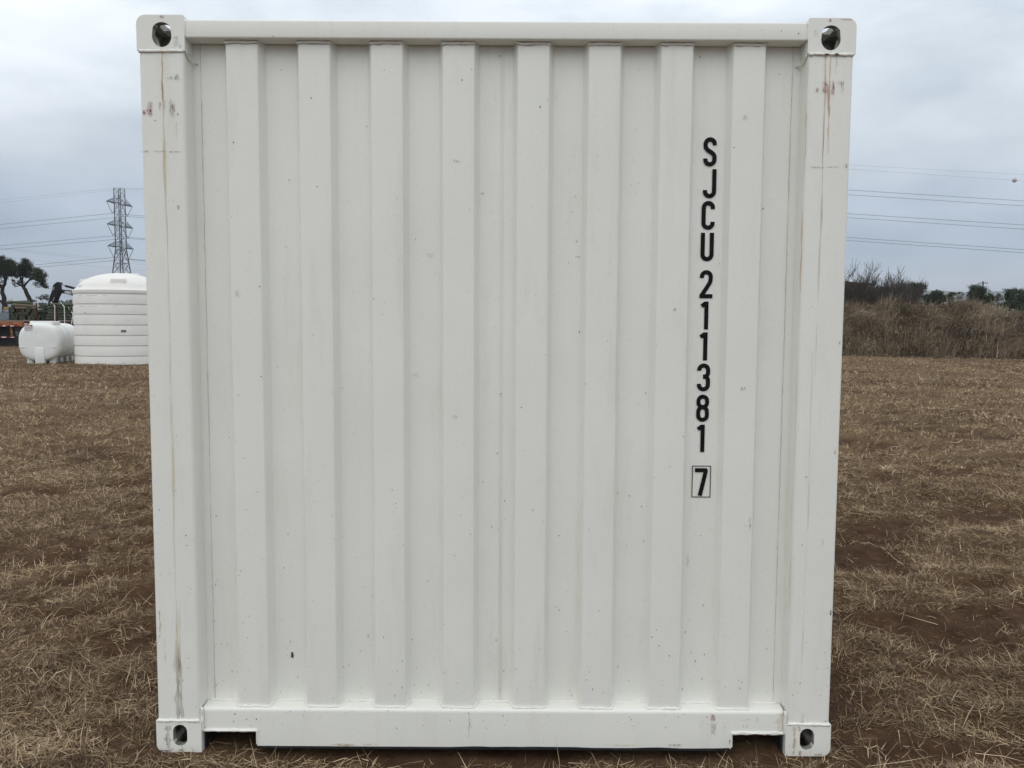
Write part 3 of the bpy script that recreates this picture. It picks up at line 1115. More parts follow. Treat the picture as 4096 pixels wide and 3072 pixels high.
# runs under the upper casting holes
streak((646, 213), (684, 1500), 0.0085, D_OCHRE, YP, 1.0, 'down')
streak((646, 205), (652, 430), 0.006, D_RUST, YP - 0.0004, 0.8, 'down')
streak((684, 1200), (706, 2860), 0.009, D_OCHRE, YP - 0.0002, 0.75, 'even')
streak((3320, 222), (3248, 1500), 0.0060, D_RUST, YP, 0.75, 'down')
streak((3320, 222), (3312, 620), 0.0085, D_RUST, YP - 0.0004, 1.0, 'down')
streak((3300, 222), (3300, 330), 0.010, D_OCHRE, YP - 0.0002, 0.5, 'down')
streak((3345, 222), (3345, 300), 0.008, D_OCHRE, YP - 0.0002, 0.6, 'down')
streak((3252, 1400), (3208, 2700), 0.006, D_OCHRE, YP - 0.0002, 0.55, 'even')
streak((3232, 220), (3196, 1300), 0.0045, D_RUST, YP + 0.0002, 0.7, 'even')
streak((3196, 1300), (3150, 2560), 0.0042, D_OCHRE, YP + 0.0002, 0.8, 'even')
streak((705, 2560), (714, 2875), 0.020, D_DIRT, YP - 0.0003, 0.8, 'up')
streak((716, 2400), (726, 2870), 0.010, D_DIRT, YP - 0.0005, 0.6, 'up')
streak((637, 2440), (640, 2560), 0.006, D_OCHRE, YP - 0.0003, 1.0, 'even')
streak((650, 205), (650, 215), 0.018, D_RUST, -0.0045, 0.8, 'even')
streak((3307, 213), (3307, 222), 0.018, D_DARK, -0.0055, 1.0, 'even')
streak((3348, 212), (3348, 221), 0.018, D_DARK, -0.0055, 1.0, 'even')
streak((3323, 204), (3323, 216), 0.008, D_RUST, -0.0012, 1.0, 'even')
streak((645, 190), (646, 201), 0.008, D_OCHRE, -0.0012, 1.0, 'even')
# lower casting and bottom rail stains
streak((672, 2900), (672, 3000), 0.022, D_DIRT, -0.0012, 0.7, 'even')
streak((3178, 2905), (3176, 3025), 0.012, D_OCHRE, -0.0012, 0.9, 'even')
streak((3197, 2905), (3197, 2925), 0.010, D_RUST, -0.0014, 0.6, 'even')
streak((3212, 2850), (3210, 2895), 0.012, D_OCHRE, YP - 0.0004, 0.9, 'up')
streak((3120, 2850), (3122, 2925), 0.028, D_OCHRE, Y_BOT - 0.0015, 0.9, 'even')
streak((3134, 2820), (3130, 2925), 0.010, D_RUST, Y_BOT - 0.0022, 0.7, 'even')
for q0, q1, w, mt, al in (((1372, 2974), (1372, 2984), 0.075, D_OCHRE, 1.0), ((1390, 2977), (1390, 2985), 0.05, D_RUST, 0.7), ((1480, 2974), (1480, 2984), 0.06, D_OCHRE, 0.5),
                          ((1878, 2846), (1875, 2960), 0.004, D_DIRT, 0.8), ((2500, 2978), (2500, 2986), 0.09, D_OCHRE, 0.6), ((2700, 2976), (2700, 2986), 0.05, D_DIRT, 0.7)):
    streak(q0, q1, w, mt, Y_BOT - 0.002, al, 'even')
for xx_, yy_, w, h in ((3022, 2935, 0.022, 0.006), (3072, 2936, 0.022, 0.006), (3118, 2937, 0.018, 0.006), (2990, 2939, 0.025, 0.003), (2917, 2965, 0.006, 0.02), (2920, 2997, 0.005, 0.010)):
    a = px(xx_, yy_, Y_BOT)
    decal('rust_patch', D_DARK, a[0], a[1], w, h, Y_BOT - 0.0078, 1.0)
# scuff marks in rows across the posts, as if slung or knocked
for xx_, yy_, w, h, mt, al in ((697, 311, 0.040, 0.014, D_GREY, 0.8), (707, 309, 0.014, 0.026, D_RED, 1.0), (685, 312, 0.05, 0.008, D_GREY, 0.7),
                               (575, 450, 0.009, 0.017, D_RED, 1.6), (600, 435, 0.020, 0.055, D_RED, 1.2), (590, 448, 0.03, 0.02, D_RED, 0.9), (640, 425, 0.008, 0.035, D_RED, 0.9),
                               (660, 420, 0.010, 0.04, D_GREY, 0.6), (685, 430, 0.016, 0.060, D_GREY, 1.2), (694, 440, 0.016, 0.055, D_RED, 0.8), (713, 457, 0.007, 0.010, D_RED, 1.8),
                               (706, 520, 0.008, 0.06, D_GREY, 0.7), (580, 606, 0.03, 0.008, D_GREY, 1.4), (640, 606, 0.05, 0.006, D_GREY, 1.2), (700, 607, 0.05, 0.007, D_GREY, 1.2),
                               (712, 830, 0.014, 0.02, D_GREY, 1.0),
                               (3268, 360, 0.014, 0.020, D_RED, 0.9), (3300, 350, 0.024, 0.045, D_RED, 1.1), (3332, 352, 0.014, 0.055, D_RED, 1.1), (3370, 350, 0.012, 0.045, D_GREY, 1.1), (3360, 330, 0.03, 0.02, D_GREY, 0.6),
                               (3270, 670, 0.05, 0.006, D_GREY, 1.2), (3330, 668, 0.05, 0.006, D_GREY, 1.1), (3385, 664, 0.012, 0.018, D_GREY, 1.6), (3358, 1372, 0.006, 0.014, D_GREY, 1.4),
                               (3340, 1806, 0.006, 0.024, D_RED, 1.4), (3323, 2450, 0.006, 0.022, D_DARK, 1.3), (3290, 2170, 0.01, 0.03, D_GREY, 0.6),
                               (730, 2720, 0.012, 0.016, D_RED, 0.6), (660, 2600, 0.006, 0.10, D_GREY, 0.6), (720, 2680, 0.008, 0.12, D_GREY, 0.6)):
    a = px(xx_, yy_, YP)
    decal('scuff_mark', mt, a[0], a[1], w, h, YP - 0.0008 - random.uniform(0, 0.0005), al)
for xx_, yy_, w, h, mt, al in ((2852, 2870, 0.018, 0.028, D_RED, 1.7), (2853, 2915, 0.022, 0.050, D_RED, 0.8), (3027, 2880, 0.014, 0.026, D_GREY, 0.5), (940, 2855, 0.008, 0.008, D_RED, 1.8), (820, 2907, 0.008, 0.008, D_RED, 1.6)):
    a = px(xx_, yy_, Y_BOT)
    decal('scuff_mark', mt, a[0], a[1], w, h, Y_BOT - 0.0025, al)
for xx_, yy_, w, h, mt, al in ((647, 59, 0.016, 0.010, D_RED, 1.5), (704, 165, 0.02, 0.04, D_GREY, 0.9), (722, 185, 0.008, 0.015, D_RED, 0.8), (3322, 72, 0.010, 0.012, D_RUST, 1.5), (3385, 78, 0.05, 0.006, D_RUST, 0.8), (3264, 135, 0.02, 0.03, D_GREY, 0.5),
                               (725, 3000, 0.02, 0.008, D_DIRT, 1.2), (660, 3004, 0.05, 0.006, D_DARK, 0.8), (3270, 3022, 0.03, 0.008, D_RUST, 0.9), (3200, 3018, 0.012, 0.02, D_RUST, 0.8)):
    a = px(xx_, yy_, 0.0)
    decal('scuff_mark', mt, a[0], min(a[1], 2.5885 - h / 2) if a[1] > 1 else max(a[1], 0.003 + h / 2), w, h, -0.0015, al)
for xx_, yy_, w, h, mt, al in ((1930, 776, 0.012, 0.010, D_GREY, 1.8), (1170, 2618, 0.010, 0.024, D_DARK, 1.8), (1824, 645, 0.03, 0.012, D_GREY, 0.8), (1722, 1022, 0.03, 0.02, D_GREY, 0.6), (1665, 1500, 0.03, 0.02, D_GREY, 0.4),
                               (2000, 225, 0.012, 0.010, D_GREY, 1.6), (2310, 1028, 0.022, 0.006, D_GREY, 1.2), (2307, 965, 0.008, 0.014, D_GREY, 1.5), (2972, 1555, 0.022, 0.016, D_GREY, 1.1), (2980, 472, 0.02, 0.02, D_GREY, 0.9), (2698, 1238, 0.010, 0.012, D_GREY, 1.5),
                               (1820, 1668, 0.02, 0.014, D_GREY, 0.9), (950, 1175, 0.018, 0.03, D_GREY, 0.6), (3000, 2090, 0.010, 0.06, D_GREY, 0.7), (2750, 2240, 0.012, 0.06, D_GREY, 0.6), (1475, 2540, 0.012, 0.02, D_GREY, 0.8)):
    p0 = at(xx_, yy_, Y=Y_RIB)
    y_ = wall_y(p0.x)
    a = px(xx_, yy_, y_)
    decal('scuff_mark', mt, a[0], a[1], w, h, y_ - 0.0035, al)
# scattered flecks of dark grime, too small to pick apart
m = MB()
for k in range(300):
    x_ = random.uniform(-1.2, 1.2)
    z_ = random.uniform(0.03, 2.56)
    ax = abs(x_)
    if ax > 1.06:
        y_ = -0.0008 if (z_ > 2.48 or z_ < 0.11) else YP - 0.0005
        if (z_ > 2.48 or z_ < 0.11) and 1.09 < ax < 1.175:
            continue
    elif z_ > 2.52:
        y_ = Y_TOP - 0.0006
    elif z_ < 0.155:
        if z_ < 0.09:
            continue
        y_ = Y_BOT - 0.0018
    elif z_ < 0.19 or z_ > 2.50 or ax > 1.035:
        continue
    else:
        y_ = wall_y(x_)
        if y_ not in (Y_RIB, Y_REC):
            continue
        y_ -= 0.0028
    r = random.choice((0.0007, 0.0008, 0.0009, 0.0011, 0.0013, 0.002))
    st = random.uniform(0.8, 1.8)
    ph = random.uniform(0, 3)
    pts = [(x_ + r * math.cos(a_ * 1.0472 + ph) * random.uniform(0.7, 1.2), y_, z_ + st * r * math.sin(a_ * 1.0472 + ph)) for a_ in range(6)]
    m.add(pts, [tuple(range(6))])
tag(m.build('grime_flecks', FLECK, box_root), kind='stuff')
m = MB()
for k in range(520):
    x_ = random.uniform(-1.2, 1.2)
    z_ = 0.03 + random.expovariate(1 / 0.28)
    ax = abs(x_)
    if z_ > 1.6:
        continue
    if ax > 1.06:
        if z_ < 0.12:
            continue
        y_ = YP - 0.0006
    elif z_ < 0.155:
        if z_ < 0.085:
            continue
        y_ = Y_BOT - 0.0019
    elif z_ < 0.19 or ax > 1.035 or wall_y(x_) not in (Y_RIB, Y_REC):
        continue
    else:
        y_ = wall_y(x_) - 0.0029
    r = random.choice((0.0008, 0.001, 0.0013, 0.0018))
    st = random.uniform(0.8, 2.6)
    m.add([(x_ + r * math.cos(a_ * 1.0472), y_, z_ + st * r * math.sin(a_ * 1.0472)) for a_ in range(6)], [tuple(range(6))])
tag(m.build('mud_flecks', mottled('dried_mud', (0.38, 0.345, 0.29), 0.3, 30, 0.9), box_root), kind='stuff')

# ------------------------------------------------------------------ tall ribbed water tank
POLY = mottled('white_polyethylene', (0.77, 0.755, 0.715), 0.035, 2.0, 0.42, 0.4)
POLY2 = mottled('milky_polyethylene', (0.80, 0.81, 0.79), 0.05, 2.0, 0.40, 0.4)
TY = 27.52
tc = at(490, 1300, Y=TY)
TX = tc.x
TR = 1.63
tank = thing('water_tank', (TX, TY, 0), 'tall round white plastic tank with ribbed wall and domed top', 'tank')
zr = [at(450, yy, Y=25.95).z for yy in (1425.5, 1384, 1342, 1300, 1257, 1216, 1174)]
prof = [(TR, 0.0)]
for z in zr:
    prof += [(TR, z - 0.11), (TR - 0.022, z - 0.03), (TR - 0.027, z - 0.004), (TR, z + 0.014)]
zt = at(450, 1156, Y=25.95).z
prof += [(TR + 0.015, zt - 0.09), (TR + 0.01, zt - 0.02), (TR - 0.05, zt + 0.015)]
MB().lathe(prof, (TX, TY, 0), 72).build('wall', POLY, tank, smooth=True, sharp=28)
apex = at(492, 1093, Y=TY).z
dome = [(TR - 0.05, zt + 0.015)]
for i in range(1, 13):
    a = i / 12
    r = (TR - 0.12) * math.cos(a * math.pi / 2)
    dome.append((max(r, 0.001), zt + 0.02 + (apex - zt - 0.02) * math.sin(a * math.pi / 2) ** 1.15))
dm = MB().lathe(dome, (TX, TY, 0), 72).build('dome', POLY, tank, smooth=True, sharp=50)


def rad_block(deg, r0, r1, hw, z0, z1, z1b=None, name='moulded_block', bev=0.03):
    """block on the dome, radial direction deg (0 = +x), from radius r0 to r1"""
    a = R(deg)
    u, v = Vector((math.cos(a), math.sin(a), 0)), Vector((-math.sin(a), math.cos(a), 0))
    c = Vector((TX, TY, 0))
    z1b = z1 if z1b is None else z1b
    p = [c + u * r + v * s + Vector((0, 0, z)) for r, s, z in ((r0, -hw, z0), (r1, -hw, z0), (r1, hw, z0), (r0, hw, z0), (r0, -hw, z1), (r1, -hw, z1b), (r1, hw, z1b), (r0, hw, z1))]
    MB().add(p, [(0, 3, 2, 1), (4, 5, 6, 7), (0, 1, 5, 4), (1, 2, 6, 5), (2, 3, 7, 6), (3, 0, 4, 7)]).build(name, POLY, tank, bevel=bev, smooth=True)


rad_block(-68, 0.7, 1.40, 0.25, zt - 0.02, zt + 0.40, zt + 0.385, 'lifting_lug')
rad_block(-128, 0.6, 1.52, 0.09, zt - 0.02, zt + 0.46, zt + 0.17, 'dome_rib')
rad_block(168, 0.75, 1.50, 0.40, zt - 0.02, zt + 0.44, zt + 0.42, 'manway_step')
rad_block(-10, 0.7, 1.45, 0.10, zt - 0.02, zt + 0.48, zt + 0.16, 'dome_rib')
rad_block(90, 0.7, 1.42, 0.30, zt - 0.02, zt + 0.42, zt + 0.40, 'lifting_lug')
MB().lathe([(0.32, 0), (0.32, 0.10), (0.28, 0.13), (0.001, 0.14)], (TX + 0.15, TY + 0.5, apex - 0.12), 32).build('manway_lid', POLY, tank, smooth=True)
GREYPRINT = mottled('worn_grey_print', (0.16, 0.155, 0.15), 0.5, 60, 0.7)


def on_tank(px0, py0, px1, py1, name, mat, out=0.004, parts=1, root=None):
    m = MB()
    for k in range(parts):
        xa = px0 + (px1 - px0) * k / parts
        xb = px0 + (px1 - px0) * (k + (0.6 if parts > 1 else 1)) / parts
        q = []
        for xx_, yy_ in ((xa, py1), (xb, py1), (xb, py0), (xa, py0)):
            d = (at(xx_, yy_, Y=26) - CAM_LOC).normalized()
            # ray and cylinder
            ox, oy = CAM_LOC.x - TX, CAM_LOC.y - TY
            A = d.x * d.x + d.y * d.y
            B = 2 * (ox * d.x + oy * d.y)
            C = ox * ox + oy * oy - (TR + out) ** 2
            t_ = (-B - math.sqrt(B * B - 4 * A * C)) / (2 * A)
            q.append(CAM_LOC + d * t_)
        m.add(q, [(0, 1, 2, 3)])
    return m.build(name, mat, root or tank)


on_tank(484, 1321, 505, 1329.5, 'maker_plate', GREYPRINT)
on_tank(486, 1319.5, 503, 1321, 'maker_plate', GREYPRINT)
SCR = mottled('scuffed_plastic', (0.52, 0.51, 0.49), 0.2, 20, 0.7)
for a in ((313, 1182, 326, 1183.4), (348, 1181.3, 388, 1182.6), (410, 1180.8, 428, 1182), (317, 1224.3, 337, 1225.6), (354, 1223.5, 393, 1225), (452, 1223.4, 468, 1224.6), (335, 1249, 346, 1252), (510, 1281, 517, 1283)):
    on_tank(*a, 'scuff_mark', SCR, 0.003)

# ------------------------------------------------------------------ horizontal leg tank
LC = at(173, 1452, Y=26.6)
ltank = thing('leg_tank', (LC.x, 26.6, 0), 'low rounded white plastic tank lying on moulded legs, sticker on its end', 'tank')
ang = R(14)
lu = Vector((math.cos(ang), math.sin(ang), 0))         # across
ld = Vector((-math.sin(ang), math.cos(ang), 0))        # along, away from the camera
l0 = Vector((LC.x, 26.35, 0.0))
LWX, LHZ, LZC, LLEN = 0.695, 0.695, 0.79, 2.1


def se(a, n=2.6):
    c, s_ = math.cos(a), math.sin(a)
    return math.copysign(abs(c) ** (2 / n), c), math.copysign(abs(s_) ** (2 / n), s_)


m = MB()
K = 48
secs = [(0.0, 0.001), (0.0, 0.72), (0.02, 0.86), (0.06, 0.94), (0.13, 0.985), (0.22, 1.0), (0.7, 1.0), (0.72, 0.985), (0.78, 0.985), (0.80, 1.0), (1.3, 1.0), (1.32, 0.985), (1.38, 0.985), (1.40, 1.0), (1.98, 1.0), (2.0, 0.985), (2.06, 0.985), (2.08, 1.0), (2.7, 1.0), (2.8, 0.97), (2.88, 0.88), (2.9, 0.001)]
for s_, k_ in secs:
    for i in range(K):
        cx, cz = se(2 * math.pi * i / K)
        m.v.append(tuple(l0 + lu * (cx * LWX * k_) + ld * s_ + Vector((0, 0, LZC + cz * LHZ * k_))))
for j in range(len(secs) - 1):
    for i in range(K):
        t_ = (i + 1) % K
        m.f.append((j * K + i, j * K + t_, (j + 1) * K + t_, (j + 1) * K + i))
        m.mi.append(0)
m.build('shell', POLY2, ltank, smooth=True, sharp=40)


def lbox(u0, u1, d0, d1, z0, z1, name, mat=POLY2, bev=0.025, taper=0.0):
    p = []
    for z, k_ in ((z0, 1.0), (z1, 1.0 - taper)):
        uc = (u0 + u1) / 2
        for u, d in ((u0, d0), (u1, d0), (u1, d1), (u0, d1)):
            p.append(l0 + lu * (uc + (u - uc) * k_) + ld * d + Vector((0, 0, z)))
    return MB().add(p, [(0, 3, 2, 1), (4, 5, 6, 7), (0, 1, 5, 4), (1, 2, 6, 5), (2, 3, 7, 6), (3, 0, 4, 7)]).build(name, mat, ltank, bevel=bev, smooth=True)


lbox(-0.13, 0.19, -0.03, 0.30, 0.0, 0.60, 'front_foot', taper=0.06)
for u in (-0.36, 0.37):
    for d in (0.35, 1.05, 1.75, 2.4):
        lbox(u - 0.11, u + 0.11, d - 0.13, d + 0.13, 0.0, 0.40, 'leg')
lbox(-0.38, 0.40, 0.35, 1.30, 1.36, 1.56, 'hatch_platform', bev=0.04)
lbox(-0.62, -0.44, -0.018, 0.03, 0.60, 0.625, 'moulded_ledge', mottled('ledge_shade', (0.72, 0.72, 0.70), 0.05, 4), 0.006)
lbox(0.42, 0.60, -0.018, 0.03, 0.60, 0.625, 'moulded_ledge', mottled('ledge_shade_', (0.72, 0.72, 0.70), 0.05, 4), 0.006)
STK = NT('sticker_white', 0.5).color((0.72, 0.70, 0.70)).m
STR_ = NT('sticker_red', 0.5).color((0.34, 0.07, 0.09)).m
STG = NT('sticker_grey', 0.5).color((0.45, 0.43, 0.44)).m
st = lbox(-0.435, -0.165, -0.008, 0.004, 1.205, 1.425, 'sticker', STK, 0.0)
for u0, u1, z0, z1, mt in ((-0.43, -0.17, 1.395, 1.42, STR_), (-0.43, -0.17, 1.295, 1.315, STR_), (-0.23, -0.18, 1.355, 1.39, STR_), (-0.43, -0.40, 1.285, 1.31, STR_), (-0.42, -0.19, 1.33, 1.342, STG), (-0.42, -0.25, 1.36, 1.372, STG),
                           (-0.42, -0.19, 1.262, 1.272, STG), (-0.42, -0.19, 1.238, 1.248, STG), (-0.42, -0.22, 1.216, 1.226, STG)):
    lbox(u0, u1, -0.0115, -0.006, z0, z1, 'printed_line', mt, 0.0)
lbox(-0.36, -0.22, -0.010, 0.004, 1.445, 1.462, 'printed_line', NT('faded_print', 0.6).color((0.60, 0.56, 0.45)).m, 0.0)
lbox(-0.075, -0.055, -0.010, 0.004, 1.125, 1.150, 'stamp_mark', GREYPRINT, 0.0)

# ------------------------------------------------------------------ flatbed trailer
FY = 46.2
ORANGE = mottled('rusty_orange_paint', (0.30, 0.135, 0.06), 0.45, 3, 0.7, bump=0.2)
TDARK = mottled('black_chassis', (0.012, 0.012, 0.013), 0.4, 4, 0.6)
TRED = mottled('red_reflector', (0.28, 0.012, 0.018), 0.2, 5, 0.4)
TWHITE = mottled('white_reflector', (0.75, 0.74, 0.72), 0.06, 5, 0.4)
DECK = mottled('weathered_deck_board', (0.22, 0.19, 0.155), 0.3, 5, 0.9, stretch=(0.3, 3, 1))
TSTAKE = mottled('maroon_stake', (0.055, 0.014, 0.012), 0.4, 6, 0.7)


def tx(p):
    return at(p, 1300, Y=FY).x


def tz(p):
    return at(60, p, Y=FY).z


ZD = tz(1281)
trailer = thing('flatbed_trailer', (tx(60), FY + 1.2, 0), 'orange flatbed trailer with red and white reflective tape carrying green posts', 'trailer')
X0, X1 = tx(-330), tx(470)
for k in range(9):
    MB().box((X0, FY + 0.02 + k * 0.28, ZD - 0.05), (X1, FY + 0.285 + k * 0.28, ZD + random.uniform(-0.004, 0.004))).build('deck_board', DECK, trailer)
xa, xb = tx(78), tx(96)
MB().box((X0, FY - 0.02, tz(1306)), (xa, FY + 0.10, ZD - 0.052)).build('side_rail', ORANGE, trailer, bevel=0.01)
MB().box((xa + 0.003, FY - 0.01, tz(1306)), (xb, FY + 0.10, ZD - 0.052)).build('side_rail', ORANGE, trailer, bevel=0.01)
MB().box((xb + 0.003, FY - 0.005, tz(1298)), (X1, FY + 0.10, ZD - 0.052)).build('side_rail', TSTAKE, trailer, bevel=0.01)
MB().box((X0, FY + 2.42, tz(1306)), (X1, FY + 2.54, ZD - 0.052)).build('side_rail', ORANGE, trailer, bevel=0.01)
# tape segments
for a, b, c in ((-40, -22, TWHITE), (-22, 9, TRED), (9, 22.5, TWHITE), (22.5, 42, TRED), (42, 56, TWHITE), (56, 76, TRED)):
    MB().box((tx(a) + 0.002, FY - 0.026, tz(1305.6)), (tx(b), FY - 0.0195, tz(1301))).build('reflective_tape', c, trailer)
for a, b, c in ((87, 98, TRED), (98, 108, TWHITE), (108, 119, TRED), (119, 128, TWHITE), (128, 140, TRED), (140, 146, TWHITE), (146, 160, TRED)):
    MB().box((tx(a) + 0.002, FY - 0.011, tz(1297.6)), (tx(b), FY - 0.0045, tz(1293.4))).build('reflective_tape', c, trailer)
for a, b, c in ((-30, -8, TRED), (-8, 10, TWHITE), (10, 29, TRED), (29, 43, TWHITE), (43, 57, TRED)):
    MB().box((tx(a) + 0.002, FY + 0.294, tz(1351.5)), (tx(b), FY + 0.2995, tz(1347))).build('reflective_tape', c, trailer)
for p in (-2, 10, 52, 65):
    c = Vector((tx(p), FY - 0.030, tz(1299)))
    m = MB()
    m.tube([c, c + Vector((0, 0.012, 0))], 0.062, 16)
    m.build('marker_lamp', TRED, trailer, smooth=True)
MB().obox((tx(33.5), FY + 0.32, (tz(1307) + tz(1348)) / 2), (0.07, 0, 0), (0, 0.05, 0), (-0.03, 0, (tz(1307) - tz(1348)) / 2)).build('support_post', ORANGE, trailer)
MB().box((X0, FY + 0.30, tz(1352)), (tx(57.5), FY + 0.42, tz(1346.5))).build('underrun_bar', TDARK, trailer)
# underslung box, carried down to imitate shade; axles and wheels under the deck
MB().box((X0 + 0.5, FY + 0.6, 0.06), (tx(54), FY + 2.0, tz(1308))).build('underdeck_shade_box', TDARK, trailer)
MB().box((X0, FY + 0.5, tz(1312)), (X1, FY + 2.0, tz(1300))).build('main_beam', TDARK, trailer)
flap = MB().box((tx(57), FY + 0.05, 0.04), (tx(112), FY + 0.07, tz(1309))).build('mud_flap', TDARK, trailer)
RIMM = mottled('grey_rim', (0.1, 0.1, 0.1), 0.2, 5, 0.5)
for wx in (tx(300), tx(365), tx(-200), tx(-120)):
    for wy in (FY + 0.18, FY + 2.1):
        w_ = MB()
        prof_ = [(0.26, 0.0), (0.46, 0.0), (0.50, 0.04), (0.50, 0.22), (0.46, 0.26), (0.26, 0.26)]
        for i in range(20):
            pass
        m = MB()
        sides = 24
        for (r_, o_) in prof_:
            for s_ in range(sides):
                a = 2 * math.pi * s_ / sides
                m.v.append((wx + r_ * math.cos(a), wy + o_, 0.5 + r_ * math.sin(a)))
        for i in range(len(prof_) - 1):
            for s_ in range(sides):
                t_ = (s_ + 1) % sides
                m.f.append((i * sides + s_, i * sides + t_, (i + 1) * sides + t_, (i + 1) * sides + s_))
                m.mi.append(0)
        wh = m.build('wheel', TDARK, trailer, smooth=True)
        MB().tube([(wx, wy + 0.04, 0.5), (wx, wy + 0.2, 0.5)], 0.27, 20).build('rim', RIMM, wh)
# flap lettering
PALE = NT('faded_lettering', 0.6).color((0.22, 0.225, 0.235)).m


def text_part(body, size, loc, mat, parent, name='lettering', sx=1.0):
    cu = bpy.data.curves.new(name, 'FONT')
    cu.body = body
    cu.size = size
    cu.extrude = 0.003
    tmp = bpy.data.objects.new(name, cu)
    COL.objects.link(tmp)
    dg = bpy.context.evaluated_depsgraph_get()
    me_ = bpy.data.meshes.new_from_object(tmp.evaluated_get(dg))
    bpy.data.objects.remove(tmp, do_unlink=True)
    for v in me_.vertices:
        v.co = Vector((loc[0] + v.co.x * sx, loc[1] - v.co.z, loc[2] + v.co.y))
    me_.materials.clear()
    me_.materials.append(mat)
    return link(name, me_, parent)


text_part('KALYN', 0.155, (tx(67), FY + 0.045, tz(1334)), PALE, flap)
text_part('SIEBERT', 0.12, (tx(61), FY + 0.045, tz(1343.5)), PALE, flap)
for a, b in ((59, 62.2), (63, 66.2)):
    for z0, z1 in ((1333.8, 1331.4), (1330.6, 1326.8)):
        MB().box((tx(a), FY + 0.042, tz(z0)), (tx(b), FY + 0.046, tz(z1))).build('emblem', PALE, flap)
for z0, a, b in ((1346, 73, 84), (1351, 63, 82), (1356, 64, 80)):
    MB().box((tx(a), FY + 0.043, tz(z0)), (tx(b), FY + 0.046, tz(z0 - 1.6))).build('lettering', NT('faint_lettering', 0.6).color((0.07, 0.072, 0.078)).m, flap)
# stakes
for p, ztop in ((150.5, 1213), (230.5, 1216)):
    c = tx(p)
    MB().box((c - 0.035, FY - 0.10, tz(1291)), (c + 0.035, FY - 0.025, tz(ztop))).build('stake', TSTAKE, trailer, bevel=0.006)

# grey steel box with a yellow thing on top, at the left of the load
BOXM = mottled('blue_grey_steel', (0.17, 0.20, 0.23), 0.15, 4, 0.5)
xg0, xg1 = tx(2), tx(27)
gb = thing('steel_box', ((xg0 + xg1) / 2, FY + 0.6, ZD), 'blue grey steel box standing on the deck at the left of the posts', 'box')
MB().box((xg0, FY + 0.25, ZD + 0.006), (xg1, FY + 1.0, tz(1237))).build('case', BOXM, gb, bevel=0.015)
for zz in (1272, 1275, 1278):
    MB().box((xg0 + 0.05, FY + 0.238, tz(zz)), (xg1 - 0.03, FY + 0.2495, tz(zz - 1.4))).build('rib', BOXM, gb)
MB().box((xg0 + 0.03, FY + 0.236, tz(1249)), (xg1 - 0.02, FY + 0.2495, tz(1247.6))).build('lid_edge', TDARK, gb)
MB().box((tx(15), FY + 0.238, tz(1246)), (tx(25), FY + 0.2495, tz(1241))).build('label_plate', mottled('pinkish_label', (0.48, 0.36, 0.38), 0.2, 20), gb)
MB().box((tx(-40), FY + 0.3, ZD + 0.006), (tx(1), FY + 1.1, tz(1250))).build('side_case', BOXM, gb, bevel=0.015)
yb = MB().box((tx(4), FY + 0.3, tz(1237) + 0.004), (tx(27), FY + 0.8, tz(1228))).build('yellow_tray', mottled('dirty_yellow', (0.36, 0.21, 0.05), 0.3, 8), None, bevel=0.02)
tag(yb, 'dirty yellow tray lying on top of the grey steel box', 'tray')

# ------------------------------------------------------------------ posts on the trailer
def log_mats(nm, c):
    t_ = NT(nm, 0.85, 0.15)
    t_.color(t_.ramp(t_.noise(6, 6, 0.65, (4, 4, 0.35)), ((0.3, tuple(q * 0.45 for q in c)), (0.55, c), (0.75, tuple(min(1, q * 1.35) for q in c)))))
    t_.bump(t_.noise(20, 4, 0.6, (3, 3, 0.3)), 0.3, 0.02)
    return t_.m


BARKS = [log_mats('green_treated_wood', (0.085, 0.105, 0.065)), log_mats('grey_green_wood', (0.10, 0.105, 0.075)), log_mats('tan_post_wood', (0.18, 0.145, 0.10)), log_mats('dark_green_wood', (0.045, 0.062, 0.045))]


def end_mat():
    t_ = NT('post_end_grain', 0.9, 0.1)
    g = t_.n.new('ShaderNodeTexWave')
    g.wave_type = 'RINGS'
    g.rings_direction = 'Z'
    g.inputs['Scale'].default_value = 22
    g.inputs['Distortion'].default_value = 2
    t_.l.new(t_.coord(), g.inputs['Vector'])
    t_.color(t_.mix(t_.noise(8, 4), t_.ramp(g.outputs['Fac'], ((0.2, (0.028, 0.036, 0.028)), (0.8, (0.075, 0.082, 0.06)))), (0.105, 0.10, 0.068)))
    return t_.m


ENDM = end_mat()
LOGS = []
for bi, bm_ in enumerate(BARKS):
    m = MB()
    sides, segs = 14, 5
    k0 = len(m.v)
    for j in range(segs + 1):
        zz = j / segs
        for s_ in range(sides):
            a = 2 * math.pi * s_ / sides
            r_ = 1.0 * (1 - 0.10 * zz) * (1 + 0.05 * math.sin(a * 2 + j) + random.uniform(-0.025, 0.025))
            m.v.append((r_ * math.cos(a) + 0.08 * math.sin(zz * 3 + bi), r_ * math.sin(a), zz))
    for j in range(segs):
        for s_ in range(sides):
            t_ = (s_ + 1) % sides
            m.f.append((j * sides + s_, j * sides + t_, (j + 1) * sides + t_, (j + 1) * sides + s_))
            m.mi.append(0)
    m.f.append(tuple(range(sides - 1, -1, -1)))
    m.f.append(tuple(segs * sides + s_ for s_ in range(sides)))
    m.mi += [1, 1]
    me_ = bpy.data.meshes.new('wooden_post')
    me_.from_pydata(m.v, [], m.f)
    me_.materials.append(bm_)
    me_.materials.append(ENDM)
    me_.polygons.foreach_set('material_index', m.mi)
    me_.shade_smooth()
    me_.set_sharp_from_angle(angle=R(50))
    LOGS.append(me_)


def log(p, d, length, r, kind, label, group):
    o = bpy.data.objects.new('wooden_post', LOGS[kind])
    d = Vector(d).normalized()
    q = d.to_track_quat('Z', 'Y')
    o.rotation_euler = q.to_euler()
    o.location = p
    o.scale = (r, r, length)
    COL.objects.link(o)
    return tag(o, label, 'post', group)


